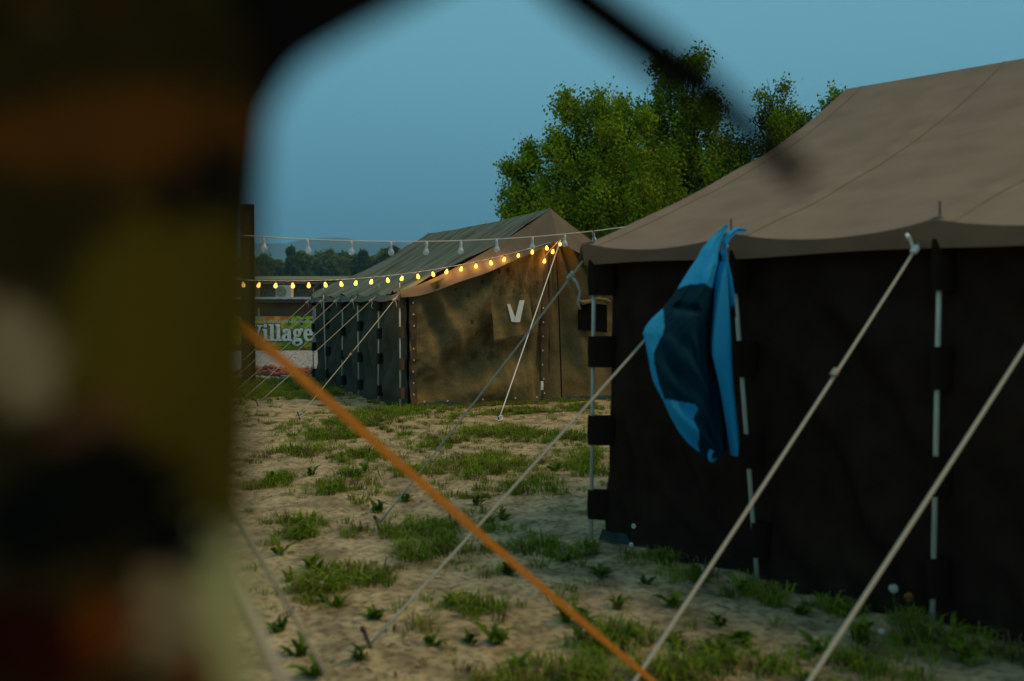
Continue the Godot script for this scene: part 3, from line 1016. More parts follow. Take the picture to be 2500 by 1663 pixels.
# ---------------------------------------------------------------- trees
func leaf_clump(nl: int, spread: float, size: float, sd: int) -> ArrayMesh:
	var r := RandomNumberGenerator.new()
	r.seed = sd
	var st := new_st()
	st.set_smooth_group(-1)
	for i in nl:
		var c := Vector3(r.randfn(), r.randfn(), r.randfn()) * spread * 0.5
		var b := Basis.from_euler(Vector3(r.randf_range(-1.1, 1.1), r.randf() * TAU, r.randf_range(-0.7, 0.7)))
		var k := size * r.randf_range(0.7, 1.25)
		var p := [Vector3(0, 0, 0), Vector3(0.36, 0.08, 0.42) * k, Vector3(0, -0.06, 1.0) * k, Vector3(-0.36, 0.08, 0.42) * k]
		for q in [[0, 1, 2], [0, 2, 3]]:
			for v in q:
				st.set_uv(Vector2.ZERO)
				st.add_vertex(c + b * p[v])
	return done(st)


func tree(called: String, label: String, at: Vector3, lobes: Array, per: float, clump: Mesh, csize: float, tone: Color, vary: float, group: String, trunk_r := 0.16, thresh := -0.12, sd := 1, twigs := 0, nf := 0.9, spray := 0.08) -> void:
	var t := thing(called, label, "tree", at, 0.0, group)
	var r := RandomNumberGenerator.new()
	r.seed = sd
	var low := 1e9
	var mid := Vector3.ZERO
	for q in lobes:
		mid += Vector3(q[0], q[1], q[2]) / lobes.size()
		low = minf(low, q[1] - q[3])
	var st := new_st()
	var fork := Vector3(mid.x * 0.25, maxf(mid.y * 0.42, 0.6), mid.z * 0.2)
	tube_into(st, [Vector3(0, -0.3, 0), Vector3(0.02, fork.y * 0.5, 0.03), fork], trunk_r * 1.25, trunk_r * 0.85, 9, 0.15)
	var trunk := part(t, "trunk", done(st), M.bark)
	for q in lobes:
		var c := Vector3(q[0], q[1], q[2])
		var s2 := new_st()
		var m1: Vector3 = fork.lerp(c, 0.5) + Vector3(r.randfn(), r.randfn() - 0.4, r.randfn()) * 0.12 * q[3]
		var tip: Vector3 = c + (c - fork).normalized() * q[3] * 0.6
		tube_into(s2, [fork, m1, c, tip], trunk_r * 0.34, trunk_r * 0.05, 6, 0.2)
		for k in 4 + twigs:
			var dirv := Vector3(r.randfn(), absf(r.randfn()) + 0.3, r.randfn()).normalized()
			var far: float = q[3] * (0.75 if k < 4 else 1.25)
			tube_into(s2, [c.lerp(m1, 0.3), c + dirv * far * 0.5 + Vector3(r.randfn(), r.randfn(), r.randfn()) * 0.08, c + dirv * far], trunk_r * 0.16, trunk_r * 0.03, 5)
		part(trunk, "limb", done(s2), M.bark)
	var xf := []
	var cols := []
	for q in lobes:
		var c := Vector3(q[0], q[1], q[2])
		var rad: float = q[3]
		var sq: float = q[4] if q.size() > 4 else 1.0
		# leafy sprays: small clusters spread over the lobe, the gaps between them left open
		var total := int(per * rad * rad * rad)
		var sprays := maxi(int(total / 24.0), 6)
		for j in sprays:
			var dv := Vector3(r.randfn(), r.randfn(), r.randfn()).normalized() * (0.25 + 0.75 * pow(r.randf(), 0.6))
			var cc := c + Vector3(dv.x * rad, dv.y * rad * sq, dv.z * rad)
			if mott.get_noise_3d(cc.x * nf + sd * 13.0, cc.y * nf, cc.z * nf) < thresh - 0.15:
				continue
			var axis := (dv + Vector3(0, 0.75, 0) + Vector3(r.randfn(), r.randfn(), r.randfn()) * 0.35).normalized()
			var cr2 := rad * r.randf_range(0.16, 0.30) + spray
			var w0 := 1.0 + vary * 0.8 * r.randfn()
			for i in 24:
				var e := Vector3(r.randfn(), r.randfn(), r.randfn()) * cr2 * 0.42 + axis * r.randf_range(-0.8, 1.3) * cr2
				var k := csize * r.randf_range(0.7, 1.3)
				xf.append(Transform3D(Basis.from_euler(Vector3(r.randf() * TAU, r.randf() * TAU, r.randf() * TAU)).scaled(Vector3(k, k, k)), cc + e))
				var w := w0 * (1.0 + vary * 0.7 * r.randfn())
				var luck := clampf(0.5 + 0.4 * r.randfn(), 0.0, 1.0)
				cols.append(Color(maxf(tone.r * w * lerpf(0.8, 1.25, luck), 0.004), maxf(tone.g * w, 0.006), maxf(tone.b * w * lerpf(1.15, 0.8, luck), 0.002)))
	part(t, "crown", joined(clump, xf, cols), M.leaf)


# many placed copies of a small mesh as one mesh
func joined(mesh: ArrayMesh, xf: Array, cols: Array) -> ArrayMesh:
	var arr := mesh.surface_get_arrays(0)
	var bv: PackedVector3Array = arr[Mesh.ARRAY_VERTEX]
	var bn: PackedVector3Array = arr[Mesh.ARRAY_NORMAL]
	var bi = arr[Mesh.ARRAY_INDEX]
	if bi != null and bi.size() > 0:
		var v2 := PackedVector3Array()
		var n2 := PackedVector3Array()
		for i in bi:
			v2.append(bv[i])
			n2.append(bn[i])
		bv = v2
		bn = n2
	var vs := PackedVector3Array()
	var ns := PackedVector3Array()
	var cs := PackedColorArray()
	var one := PackedColorArray()
	one.resize(bv.size())
	for i in xf.size():
		var x: Transform3D = xf[i]
		vs.append_array(x * bv)
		ns.append_array(Transform3D(x.basis.orthonormalized(), Vector3.ZERO) * bn)
		one.fill(cols[i])
		cs.append_array(one)
	var out := []
	out.resize(Mesh.ARRAY_MAX)
	out[Mesh.ARRAY_VERTEX] = vs
	out[Mesh.ARRAY_NORMAL] = ns
	out[Mesh.ARRAY_COLOR] = cs
	var am := ArrayMesh.new()
	am.add_surface_from_arrays(Mesh.PRIMITIVE_TRIANGLES, out)
	return am


func build_trees() -> void:
	var clump := leaf_clump(12, 0.24, 0.095, 3)
	# local metres: x across, y up, z towards the viewer; stands about 30 m off
	tree("poplar_tree", "bright green leafy tree rising behind the olive tent's peak", Vector3(2.55, 0, -30.0), [
		[0.0, 4.6, 0.0, 1.75], [-0.6, 6.3, 0.2, 1.15], [0.5, 6.4, -0.3, 1.25], [1.1, 5.0, 0.4, 1.3], [-1.5, 4.4, 0.3, 1.1], [-2.0, 5.15, -0.2, 0.75], [-2.0, 3.6, 0.4, 0.9],
		[-0.62, 7.5, 0.1, 0.42, 1.3], [0.35, 7.35, 0.0, 0.65], [1.0, 7.05, 0.1, 0.5], [-1.35, 6.2, 0.0, 0.38, 1.5], [-1.95, 6.0, 0.0, 0.33, 1.3], [-2.35, 5.7, 0.0, 0.28, 1.4], [-2.55, 4.4, 0.2, 0.4],
		[0.2, 2.9, 0.4, 1.5], [1.3, 3.2, 0.2, 1.3], [-1.2, 3.2, 0.5, 0.8]], 420.0, clump, 1.0, Color(0.190, 0.275, 0.014), 0.22, "trees behind the tents", 0.2, -0.10, 3)
	tree("poplar_tree", "tall dark-topped leafy tree standing between its two neighbours behind the tents", Vector3(5.2, 0, -31.5), [
		[0.0, 5.0, 0.0, 1.6], [-0.4, 6.9, 0.1, 1.0], [0.5, 6.7, 0.0, 1.15], [0.15, 8.3, 0.0, 0.95], [0.6, 7.7, 0.2, 0.75], [-0.25, 8.95, 0.0, 0.5, 1.2], [0.55, 9.0, 0.0, 0.38, 1.4], [-1.0, 7.2, 0.1, 0.6], [-1.2, 5.6, 0.0, 1.0], [1.2, 5.2, 0.3, 1.2], [0.2, 3.2, 0.3, 1.7], [1.3, 6.3, 0.0, 0.6], [-0.9, 3.6, 0.3, 1.2], [1.5, 3.6, 0.3, 1.2]],
		420.0, clump, 1.0, Color(0.145, 0.220, 0.014), 0.22, "trees behind the tents", 0.2, -0.12, 4)
	tree("thin_tree", "sparse tree with bare twigs above the brown tent's roof edge", Vector3(7.9, 0, -31.0), [
		[0.0, 5.4, 0.0, 1.35], [0.2, 6.8, 0.0, 1.0], [0.0, 7.7, 0.1, 0.7, 1.3], [0.9, 6.4, 0.2, 0.9], [-0.9, 6.0, 0.0, 0.8], [0.7, 7.5, 0.0, 0.4, 1.5], [1.4, 5.4, 0.0, 0.9], [0.2, 3.6, 0.0, 1.5]],
		330.0, clump, 0.95, Color(0.155, 0.220, 0.016), 0.22, "trees behind the tents", 0.14, -0.05, 6, 5)
	tree("thin_tree", "young tree whose topmost sprigs show over the brown tent's ridge end", Vector3(10.2, 0, -30.5), [
		[0.0, 6.3, 0.0, 0.9], [-0.4, 7.2, 0.0, 0.5, 1.3], [0.25, 7.5, 0.0, 0.45, 1.5], [0.9, 7.55, 0.0, 0.3, 1.3], [-0.9, 6.6, 0.0, 0.5], [1.5, 7.4, 0.0, 0.3], [0.3, 5.0, 0.0, 1.3]],
		420.0, clump, 0.95, Color(0.185, 0.265, 0.014), 0.22, "trees behind the tents", 0.12, -0.1, 8)

	# far wood on the rise: single trees one can tell apart
	var big := leaf_clump(7, 1.5, 0.95, 5)
	var rr := RandomNumberGenerator.new()
	rr.seed = 17
	for i in 40:
		var xx := -112.0 + i * 2.5 + rr.randf_range(-1.2, 1.2)
		var d := 402.0 + rr.randf_range(0.0, 26.0) + (14.0 if i % 2 else 0.0)
		var tall := 6.6 + 2.6 * bump.get_noise_1d(i * 0.23 + 4.0) + rr.randf_range(-0.8, 0.8) + 3.2 * smoothstep(-104.0, -84.0, xx)
		var kind := i % 3
		var at := Vector3(xx, ground_y(xx, -d), -d)
		var lobes := []
		if kind == 2 and i % 2 == 0:
			tall += 0.8
			for k in 6:
				lobes.append([0.0, tall * (0.2 + 0.15 * k), 0.0, 2.4 - 0.36 * k, 1.2])
			tree("spruce_tree", "pointed dark conifer in the far wood beyond the meadow", at, lobes, 14.0, big, 1.0, Color(0.070, 0.110, 0.042), 0.2, "conifers of the far wood", 0.2, -0.3, 20 + i, 0, 0.3)
		else:
			for k in 7:
				lobes.append([rr.randf_range(-2.0, 2.0), tall * rr.randf_range(0.25, 0.78), rr.randf_range(-1.5, 1.5), rr.randf_range(1.6, 2.3)])
			lobes.append([0.0, tall * 0.84, 0.0, 1.8])
			for k in 3:
				lobes.append([rr.randf_range(-2.2, 2.2), rr.randf_range(0.8, 2.2), rr.randf_range(0.0, 2.0), 1.9])
			tree("broadleaf_tree", "round dark green broadleaf tree in the far wood beyond the meadow", at, lobes, 9.0, big, 1.0, Color(0.14, 0.19, 0.055) if kind == 0 else Color(0.105, 0.155, 0.05), 0.2, "broadleaf trees of the far wood", 0.25, -0.3, 20 + i, 0, 0.3)
	var wl := []
	for k in 14:
		var q := TAU * k / 14.0
		wl.append([4.2 * cos(q), 4.6 + 2.8 * sin(q * 3.0 + 1.0) * 0.7, 2.5 * sin(q), 2.6])
	wl.append([0.0, 7.2, 0.0, 3.2])
	wl.append([0.0, 5.0, 1.5, 3.4])
	tree("willow_tree", "broad pale grey-green willow standing before the far wood", Vector3(-72.5, ground_y(-72.5, -396.0) - 0.6, -396.0), wl, 10.0, big, 0.8, Color(0.15, 0.18, 0.085), 0.15, "", 0.3, -0.5, 77, 0, 0.3)


# ---------------------------------------------------------------- string lights
func bulb_profile(r: float, h: float) -> Array:
	return [Vector2(r * 0.42, 0.0), Vector2(r * 0.55, -h * 0.18), Vector2(r * 0.85, -h * 0.42), Vector2(r, -h * 0.65), Vector2(r * 0.82, -h * 0.87), Vector2(r * 0.42, -h * 0.98), Vector2(0.0, -h)]


func build_strings() -> void:
	# lit string: from a pole beside the post to the peak of the olive tent
	var a := Vector3(-4.35, 1.93, -13.8)
	var b := Vector3(0.75, 2.575, -15.62)
	var s := thing("string_lights", "glowing warm string lights slung to the olive tent's peak", "string lights")
	var at := func(t: float) -> Vector3:
		return a.lerp(b, t) - Vector3.UP * 0.27 * 4.0 * t * (1.0 - t)
	var pts := []
	for i in 61:
		pts.append(at.call(i / 60.0))
	var cable := part(s, "cable", tube(pts, 0.0042, 0.0042, 6), M.cable)
	part(cable, "loose_end", tube([b, b + Vector3(0.04, 0.02, 0.03), b + Vector3(0.09, -0.04, 0.04), b + Vector3(0.12, -0.10, 0.03)], 0.006), M.strap)
	var prof := bulb_profile(0.027, 0.078)
	var bulb_m := lathe(prof, 14)
	var sock_m := lathe([Vector2(0.0, 0.022), Vector2(0.011, 0.022), Vector2(0.012, 0.0), Vector2(0.010, -0.012)], 10)
	var spots := []
	for i in 22:
		spots.append(at.call(0.11 + i * 0.0424))
	spots.append(b + Vector3(-0.10, -0.12, -0.05))
	spots.append(b + Vector3(-0.23, -0.27, -0.04))
	part(cable, "loose_end", tube([b, b + Vector3(-0.10, -0.11, -0.04), b + Vector3(-0.23, -0.26, -0.03), b + Vector3(-0.25, -0.5, -0.02)], 0.004), M.cable)
	for p in spots:
		var k := part(s, "bulb", bulb_m, M.bulb_lit)
		k.position = p + Vector3(0, -0.03, 0)
		k.rotation = Vector3(rng.randf_range(-0.25, 0.25), 0, rng.randf_range(-0.3, 0.3))
		part(k, "socket", sock_m, M.socket)
		var l := OmniLight3D.new()
		l.name = "bulb_light"
		l.position = Vector3(0, -0.036, 0)
		l.light_color = Color(1.0, 0.70, 0.36)
		l.light_energy = 0.028
		l.light_size = 0.02
		l.omni_range = 12.0
		l.omni_attenuation = 2.0
		l.shadow_enabled = true
		k.add_child(l, true)
	var pole := thing("light_pole", "thin pole holding the outer end of the glowing string lights", "pole", Vector3(-4.36, 0, -13.8))
	part(pole, "shaft", tube([Vector3(0, -0.2, 0), Vector3(0, 2.0, 0)], 0.03, 0.026, 10), M.wood)

	# unlit string with clear bulbs, nearer
	a = Vector3(-2.38, 2.09, -7.8)
	b = Vector3(1.88, 2.45, -10.2)
	var s2 := thing("string_lights", "unlit string of clear glass bulbs crossing before the olive tent's roof", "string lights")
	pts = []
	for i in 51:
		var t := i / 50.0
		pts.append(a.lerp(b, t) - Vector3.UP * 0.155 * 4.0 * t * (1.0 - t))
	part(s2, "cable", tube(pts, 0.0055, 0.0055, 6), M.cable)
	var gp := lathe(bulb_profile(0.027, 0.068), 16)
	var sp := lathe([Vector2(0.0, 0.05), Vector2(0.010, 0.05), Vector2(0.013, 0.03), Vector2(0.012, -0.002)], 10)
	var fl := tube([Vector3(0, 0, 0), Vector3(0.003, -0.022, 0), Vector3(0.010, -0.036, 0), Vector3(0.0, -0.044, 0.004), Vector3(-0.010, -0.036, 0), Vector3(-0.003, -0.022, 0), Vector3(0, -0.004, 0)], 0.0022, 0.0022, 5)
	for i in 12:
		var t := 0.0217 + i * 0.0723 + 0.004 * sin(i * 5.0)
		if i == 0:
			continue
		var p: Vector3 = a.lerp(b, t) - Vector3.UP * 0.155 * 4.0 * t * (1.0 - t)
		var k := part(s2, "bulb", gp, M.bulb_clear)
		k.position = p + Vector3(0, -0.052, 0)
		k.rotation = Vector3(rng.randf_range(-0.15, 0.15), 0, rng.randf_range(-0.2, 0.2))
		part(k, "socket", sp, M.socket_clear)
		part(k, "filament", fl, M.filament)
	for q in [[a, "thin pole holding the outer end of the unlit bulb string"], [b, "thin pole behind the brown tent holding the unlit bulb string"]]:
		var p2 := thing("light_pole", q[1], "pole", Vector3(q[0].x, 0, q[0].z))
		part(p2, "shaft", tube([Vector3(0, -0.2, 0), Vector3(0, q[0].y + 0.04, 0)], 0.028, 0.024, 10), M.wood)


# ---------------------------------------------------------------- jacket over the guy rope
func build_jacket() -> void:
	var blue := Color(0.022, 0.30, 0.60)
	var teal := Color(0.003, 0.030, 0.052)
	var m := mat(Color.WHITE, 0.75)
	m.vertex_color_use_as_albedo = true
	m.metallic_specular = 0.2
	var o := thing("blue_jacket", "light blue and dark teal jacket hung over a guy rope at the brown tent's eave", "jacket")
	# outlines in metres [along, height] on the upright plane through the guy rope
	var org := Vector3(-0.62, 0, -4.29)
	var sd := Vector3(0.847, 0, -0.532)
	var nrm := Vector3(0.532, 0, 0.847)
	var left_edge := [[2.056, 1.948], [1.990, 1.906], [1.929, 1.858], [1.880, 1.811], [1.847, 1.760], [1.802, 1.710], [1.761, 1.659], [1.714, 1.600], [1.673, 1.555], [1.604, 1.489], [1.541, 1.445], [1.502, 1.406], [1.485, 1.371], [1.496, 1.340], [1.517, 1.260], [1.536, 1.180], [1.557, 1.119], [1.588, 1.070], [1.625, 1.017], [1.669, 0.938], [1.726, 0.858], [1.790, 0.792], [1.868, 0.735], [1.907, 0.700], [1.940, 0.680]]
	var crease := [[2.084, 1.952], [2.041, 1.894], [2.019, 1.848], [2.001, 1.787], [1.998, 1.737], [1.977, 1.663], [1.962, 1.603], [1.948, 1.502], [1.927, 1.342], [1.932, 1.250], [1.969, 1.151], [1.996, 1.062], [2.020, 0.952], [2.041, 0.862], [2.059, 0.777], [2.040, 0.704], [1.953, 0.679]]
	var yoke := [[1.632, 1.600], [1.714, 1.600], [1.761, 1.619], [1.833, 1.627], [1.900, 1.621], [1.950, 1.605], [2.056, 1.590], [2.149, 1.852], [2.116, 1.990], [1.928, 1.981], [1.689, 1.747]]
	var patch := [[1.612, 1.498], [1.611, 1.400], [1.570, 1.312], [1.544, 1.269], [1.548, 1.222], [1.579, 1.122], [1.625, 1.031], [1.788, 1.001], [1.811, 0.974], [1.802, 0.916], [1.828, 0.837], [1.871, 0.742], [1.842, 0.671], [1.469, 0.796], [1.437, 1.262], [1.406, 1.401], [1.462, 1.393]]
	var strip_left := [[2.001, 1.746], [1.968, 1.663], [1.953, 1.571], [1.942, 1.479], [1.924, 1.319], [1.925, 1.250], [1.959, 1.151], [1.989, 1.062], [2.017, 0.953], [2.041, 0.862], [2.062, 0.777], [2.080, 0.706]]
	var strip_right := [[2.006, 1.746], [2.011, 1.663], [2.025, 1.571], [2.041, 1.479], [2.062, 1.316], [2.068, 1.246], [2.076, 1.147], [2.085, 1.058], [2.101, 0.948], [2.112, 0.858], [2.120, 0.773], [2.107, 0.699]]
	var outer_left := [[2.191, 1.907], [2.110, 1.902], [2.066, 1.863], [2.038, 1.811], [2.017, 1.783], [2.027, 1.719], [2.046, 1.655], [2.072, 1.549], [2.105, 1.451]]
	var outer_right := [[2.187, 1.926], [2.123, 1.935], [2.053, 1.899], [2.028, 1.852], [2.040, 1.802], [2.068, 1.729], [2.090, 1.665], [2.107, 1.572], [2.116, 1.449]]
	var edge_at := func(e: Array, y: float) -> float:
		for i in e.size() - 1:
			if y <= e[i][1] and y >= e[i + 1][1]:
				return lerpf(e[i][0], e[i + 1][0], (e[i][1] - y) / maxf(e[i][1] - e[i + 1][1], 1e-5))
		return e[0][0] if y > e[0][1] else e[-1][0]
	var poly := func(e: Array) -> PackedVector2Array:
		var out := PackedVector2Array()
		for q in e:
			out.append(Vector2(q[0], q[1]))
		return out
	var yoke_p: PackedVector2Array = poly.call(yoke)
	var patch_p: PackedVector2Array = poly.call(patch)
	var flat := func(u: float, v: float) -> Vector2:
		var y := lerpf(1.948, 0.682, v)
		return Vector2(lerpf(edge_at.call(left_edge, y), edge_at.call(crease, y), u), y)
	var body := func(u: float, v: float):
		var q: Vector2 = flat.call(u, v)
		var bulge := sin(u * PI)
		var dpt := 0.05 + 0.045 * bulge * smoothstep(0.0, 0.2, v)
		dpt += 0.020 * sin(u * 11.0 + v * 4.0 + 1.4 * sin(v * 7.0)) * smoothstep(0.05, 0.35, v) * bulge
		dpt += 0.014 * sin((u * 0.7 - v * 1.5) * 21.0) * smoothstep(0.35, 0.55, v) * bulge + 0.02 * bump.get_noise_2d(u * 3.0, v * 4.0) * bulge
		dpt -= 0.03 * exp(-pow((v - 0.335 - 0.05 * u) / 0.015, 2.0)) * smoothstep(0.1, 0.3, u) * smoothstep(0.85, 0.6, u)
		dpt -= 0.05 * smoothstep(0.72, 0.98, u) * smoothstep(0.3, 0.6, v)
		return org + sd * q.x + nrm * dpt + Vector3.UP * q.y
	var bcol := func(u: float, v: float):
		var q: Vector2 = flat.call(u, v)
		return blue if Geometry2D.is_point_in_polygon(q, yoke_p) or Geometry2D.is_point_in_polygon(q, patch_p) else teal
	part(o, "body", sheet(110, 220, body, Vector2.ONE, bcol), m)
	var strip := func(l: Array, r: Array, out: float, fat: float):
		return func(u: float, v: float):
			var k: float = v * (l.size() - 1)
			var i := mini(int(k), l.size() - 2)
			var a := Vector2(l[i][0], l[i][1]).lerp(Vector2(l[i + 1][0], l[i + 1][1]), k - i)
			var b := Vector2(r[i][0], r[i][1]).lerp(Vector2(r[i + 1][0], r[i + 1][1]), k - i)
			var q := a.lerp(b, 0.5 - 0.5 * cos(TAU * u))
			return org + sd * q.x + nrm * (out + fat * sin(TAU * u) + 0.006 * sin(u * 19.0 + v * 5.0)) + Vector3.UP * q.y
	part(o, "sleeve", sheet(36, 90, strip.call(strip_left, strip_right, 0.085, 0.03), Vector2.ONE, func(_u: float, _v: float): return blue), m)
	part(o, "storm_flap", sheet(24, 60, strip.call(outer_left, outer_right, 0.06, 0.014), Vector2.ONE, func(_u: float, v: float): return blue if v < 0.93 else teal), m)
	part(o, "lining", sheet(10, 50, func(u: float, v: float):
		var y := lerpf(1.80, 1.22, v)
		var a: float = edge_at.call(strip_right, y) - 0.02
		var b: float = edge_at.call(outer_left.slice(4), y) + 0.015
		return org + sd * lerpf(a, b, u) + nrm * (0.045 - 0.02 * sin(u * PI)) + Vector3.UP * y, Vector2.ONE, func(_u: float, _v: float): return teal), m)
	part(o, "back_panel", sheet(16, 60, func(u: float, v: float):
		var y := lerpf(1.72, 0.72, v)
		var a: float = edge_at.call(crease, y) - 0.10
		var b: float = edge_at.call(strip_right, y) - 0.012
		return org + sd * lerpf(a, b, u) + nrm * (0.022 + 0.008 * sin(u * 12.0 + v * 6.0)) + Vector3.UP * y, Vector2.ONE, func(_u: float, _v: float): return teal), m)
	part(o, "cuff", sheet(24, 8, func(u: float, v: float):
		var q := TAU * u
		return org + sd * (1.920 + lerpf(0.034, 0.016, v) * cos(q)) + nrm * (0.10 + 0.012 * v) + Vector3.UP * (0.722 + lerpf(0.040, 0.018, v) * sin(q)), Vector2.ONE, func(_u: float, _v: float): return blue), m)


# ---------------------------------------------------------------- shelter the picture is taken from
func build_shelter() -> void:
	var o := thing("camouflage_shelter", "camouflage cloth shelter side with black edging, hanging very close to the lens", "shelter")
	# print: blobs of dye on the cloth, [x, y, rx, ry, turn, colour] in metres
	var blobs := [[-0.160, 1.572, 0.075, 0.019, 0.0, Color(0.40, 0.23, 0.085)], [-0.060, 1.49, 0.01, 0.01, 0.0, Color(0.348, 0.286, 0.081)], [-0.136, 1.493, 0.047, 0.047, 0.0, Color(0.362, 0.299, 0.086)], [-0.122, 1.441, 0.028, 0.028, 0.0, Color(0.362, 0.292, 0.081)], [-0.124, 1.551, 0.020, 0.012, -0.6, Color(0.102, 0.088, 0.069)], [-0.203, 1.481, 0.020, 0.027, -0.7, Color(0.667, 0.544, 0.391)], [-0.172, 1.449, 0.024, 0.012, -0.8, Color(0.377, 0.245, 0.161)], [-0.175, 1.422, 0.045, 0.023, -0.35, Color(0.072, 0.082, 0.069)], [-0.134, 1.405, 0.016, 0.016, 0.0, Color(0.072, 0.082, 0.069)], [-0.112, 1.376, 0.017, 0.037, 0.0, Color(0.812, 0.734, 0.494)], [-0.142, 1.374, 0.014, 0.022, 0.0, Color(0.609, 0.490, 0.356)], [-0.196, 1.365, 0.028, 0.02, 0.0, Color(0.203, 0.068, 0.034)], [-0.164, 1.369, 0.011, 0.016, 0.0, Color(0.435, 0.218, 0.069)], [-0.129, 1.350, 0.010, 0.008, 0.0, Color(0.464, 0.190, 0.069)]]
	var w := 400
	var h := 600
	var img := Image.create(w, h, false, Image.FORMAT_RGB8)
	var n := FastNoiseLite.new()
	n.seed = 6
	n.frequency = 1.0
	n.fractal_octaves = 3
	var x0 := -0.46
	var y0 := 1.12
	var sx := 0.38
	var sy := 0.70
	for j in h:
		for i in w:
			var x := x0 + sx * i / w
			var y := y0 + sy * (1.0 - float(j) / h)
			var c := Color(0.215, 0.165, 0.075)
			var px := x + 0.010 * n.get_noise_2d(x * 70.0, y * 70.0) + 0.007 * n.get_noise_2d(x * 190.0, y * 190.0)
			var py := y + 0.010 * n.get_noise_2d(x * 70.0 + 9.0, y * 70.0) + 0.007 * n.get_noise_2d(x * 190.0 + 5.0, y * 190.0)
			if x < -0.235 or y > 1.62 or y < 1.33:
				var k := n.get_noise_2d(x * 16.0, y * 26.0)
				var k2 := n.get_noise_2d(x * 20.0 + 40.0, y * 22.0)
				if k > 0.22:
					c = Color(0.25, 0.22, 0.075)
				elif k2 > 0.28:
					c = Color(0.30, 0.165, 0.06)
				elif k2 < -0.3:
					c = Color(0.05, 0.05, 0.05)
				elif k < -0.4:
					c = Color(0.46, 0.42, 0.34)
			for q in blobs:
				var dx: float = px - q[0]
				var dy: float = py - q[1]
				if absf(dx) > 0.07 or absf(dy) > 0.07:
					continue
				var ca := cos(q[4])
				var sa := sin(q[4])
				var ex: float = (dx * ca - dy * sa) / q[2]
				var ey: float = (dx * sa + dy * ca) / q[3]
				if ex * ex + ey * ey < 1.0:
					c = q[5]
			img.set_pixel(i, j, c)
	var cm := mat(Color.WHITE, 0.95, ImageTexture.create_from_image(img))
	cm.metallic_specular = 0.1
	cm.backlight_enabled = true
	cm.backlight = Color(0.8, 0.75, 0.6)
	# free edge in metres: [height, x]
	var edge := [[1.86, -0.0550], [1.70, -0.0800], [1.612, -0.0930], [1.585, -0.0980], [1.565, -0.0995], [1.535, -0.1005], [1.50, -0.1015], [1.45, -0.1020], [1.41, -0.1040], [1.38, -0.1030], [1.34, -0.1020], [1.28, -0.1050], [1.12, -0.1100]]
	var rim := func(y: float) -> float:
		for i in edge.size() - 1:
			if y <= edge[i][0] and y >= edge[i + 1][0]:
				return lerpf(edge[i][1], edge[i + 1][1], (edge[i][0] - y) / (edge[i][0] - edge[i + 1][0]))
		return edge[-1][1]
	var flap := func(u: float, v: float):
		var y := lerpf(1.82, 1.12, v)
		var r: float = rim.call(y)
		var x := lerpf(-0.46, r, u)
		var z := -0.40 - 0.03 * (1.0 - u) + 0.006 * sin(u * 22.0 + v * 6.0) + 0.01 * sin(v * 9.0 + u * 3.0)
		return Vector3(x, y, z)
	var st := new_st()
	var fm := sheet(50, 80, flap, Vector2.ONE)
	# UVs follow the cloth in metres
	var arr := fm.surface_get_arrays(0)
	var vs: PackedVector3Array = arr[Mesh.ARRAY_VERTEX]
	var uv := PackedVector2Array()
	for p in vs:
		uv.append(Vector2((p.x - x0) / sx, 1.0 - (p.y - y0) / sy))
	arr[Mesh.ARRAY_TEX_UV] = uv
	var am := ArrayMesh.new()
	am.add_surface_from_arrays(Mesh.PRIMITIVE_TRIANGLES, arr)
	part(o, "door_flap", am, cm)
	# side panel that runs on to the corner pole
	var plan := [Vector2(-0.46, 0.43), Vector2(-0.62, 0.70), Vector2(-0.72, 1.15), Vector2(-0.78, 1.70)]
	part(o, "side_panel", sheet(40, 20, func(u: float, v: float):
		var q: float = u * 2.999
		var i := int(q)
		var p: Vector2 = plan[i].lerp(plan[i + 1], q - i)
		return Vector3(p.x + 0.012 * sin(u * 30.0), lerpf(1.82 - 0.1 * u, 0.95, v), -p.y), Vector2(3, 2)), cm)
	# black edging that sweeps up from the flap to the canopy overhead
	var black := sheet(24, 10, func(u: float, v: float):
		var lo := Vector3(-0.112, 1.58, 0).lerp(Vector3(0.05, 1.665, 0), u)
		lo = Vector3(lerpf(-0.0985, 0.05, u), 1.5845 + 0.083 * u - 0.012 * (1.0 - smoothstep(0.0, 0.12, u)), 0)
		var hi := Vector3(lerpf(-0.125, 0.05, u), 1.80, 0)
		var p: Vector3 = lo.lerp(hi, v)
		p.z = -0.392 + 0.004 * sin(u * 7.0)
		return p, Vector2.ONE)
	part(o, "black_edging", black, M.black_cloth)
	# stiff black tie strap sticking out from the canopy
	var way := [Vector3(0.0123, 1.6523, -0.440), Vector3(0.0316, 1.6349, -0.440), Vector3(0.0584, 1.6189, -0.450), Vector3(0.0845, 1.5998, -0.450), Vector3(0.1351, 1.5581, -0.460)]
	part(o, "tie_strap", sheet(6, 28, func(u: float, v: float):
		var k := mini(int(v * 4.0), 3)
		var p: Vector3 = way[k].lerp(way[k + 1], v * 4.0 - k)
		var dv: Vector3 = (way[k + 1] - way[k]).normalized()
		var wd := lerpf(0.0205, 0.0125, smoothstep(0.55, 1.0, v))
		return p + dv.cross(Vector3.BACK).normalized() * lerpf(-0.5, 0.5, u) * wd + Vector3(0, 0, 0.0015 * cos(u * PI)), Vector2.ONE), M.black_cloth)
	var cp := part(o, "corner_pole", tube([Vector3(-0.78, -0.1, -1.70), Vector3(-0.78, 1.78, -1.70)], 0.022, 0.02, 10), M.pole)
	part(o, "strap_loop", tube([Vector3(0.0123, 1.6523, -0.440), Vector3(-0.02, 1.72, -0.42), Vector3(-0.03, 1.79, -0.40)], 0.006), M.black_cloth)

	# orange webbing strap and two guy ropes from the corner pole
	var s := thing("orange_strap", "taut orange webbing strap slanting from the camouflage shelter down to the grass", "strap")
	var a := Vector3(-0.76, 1.74, -1.70)
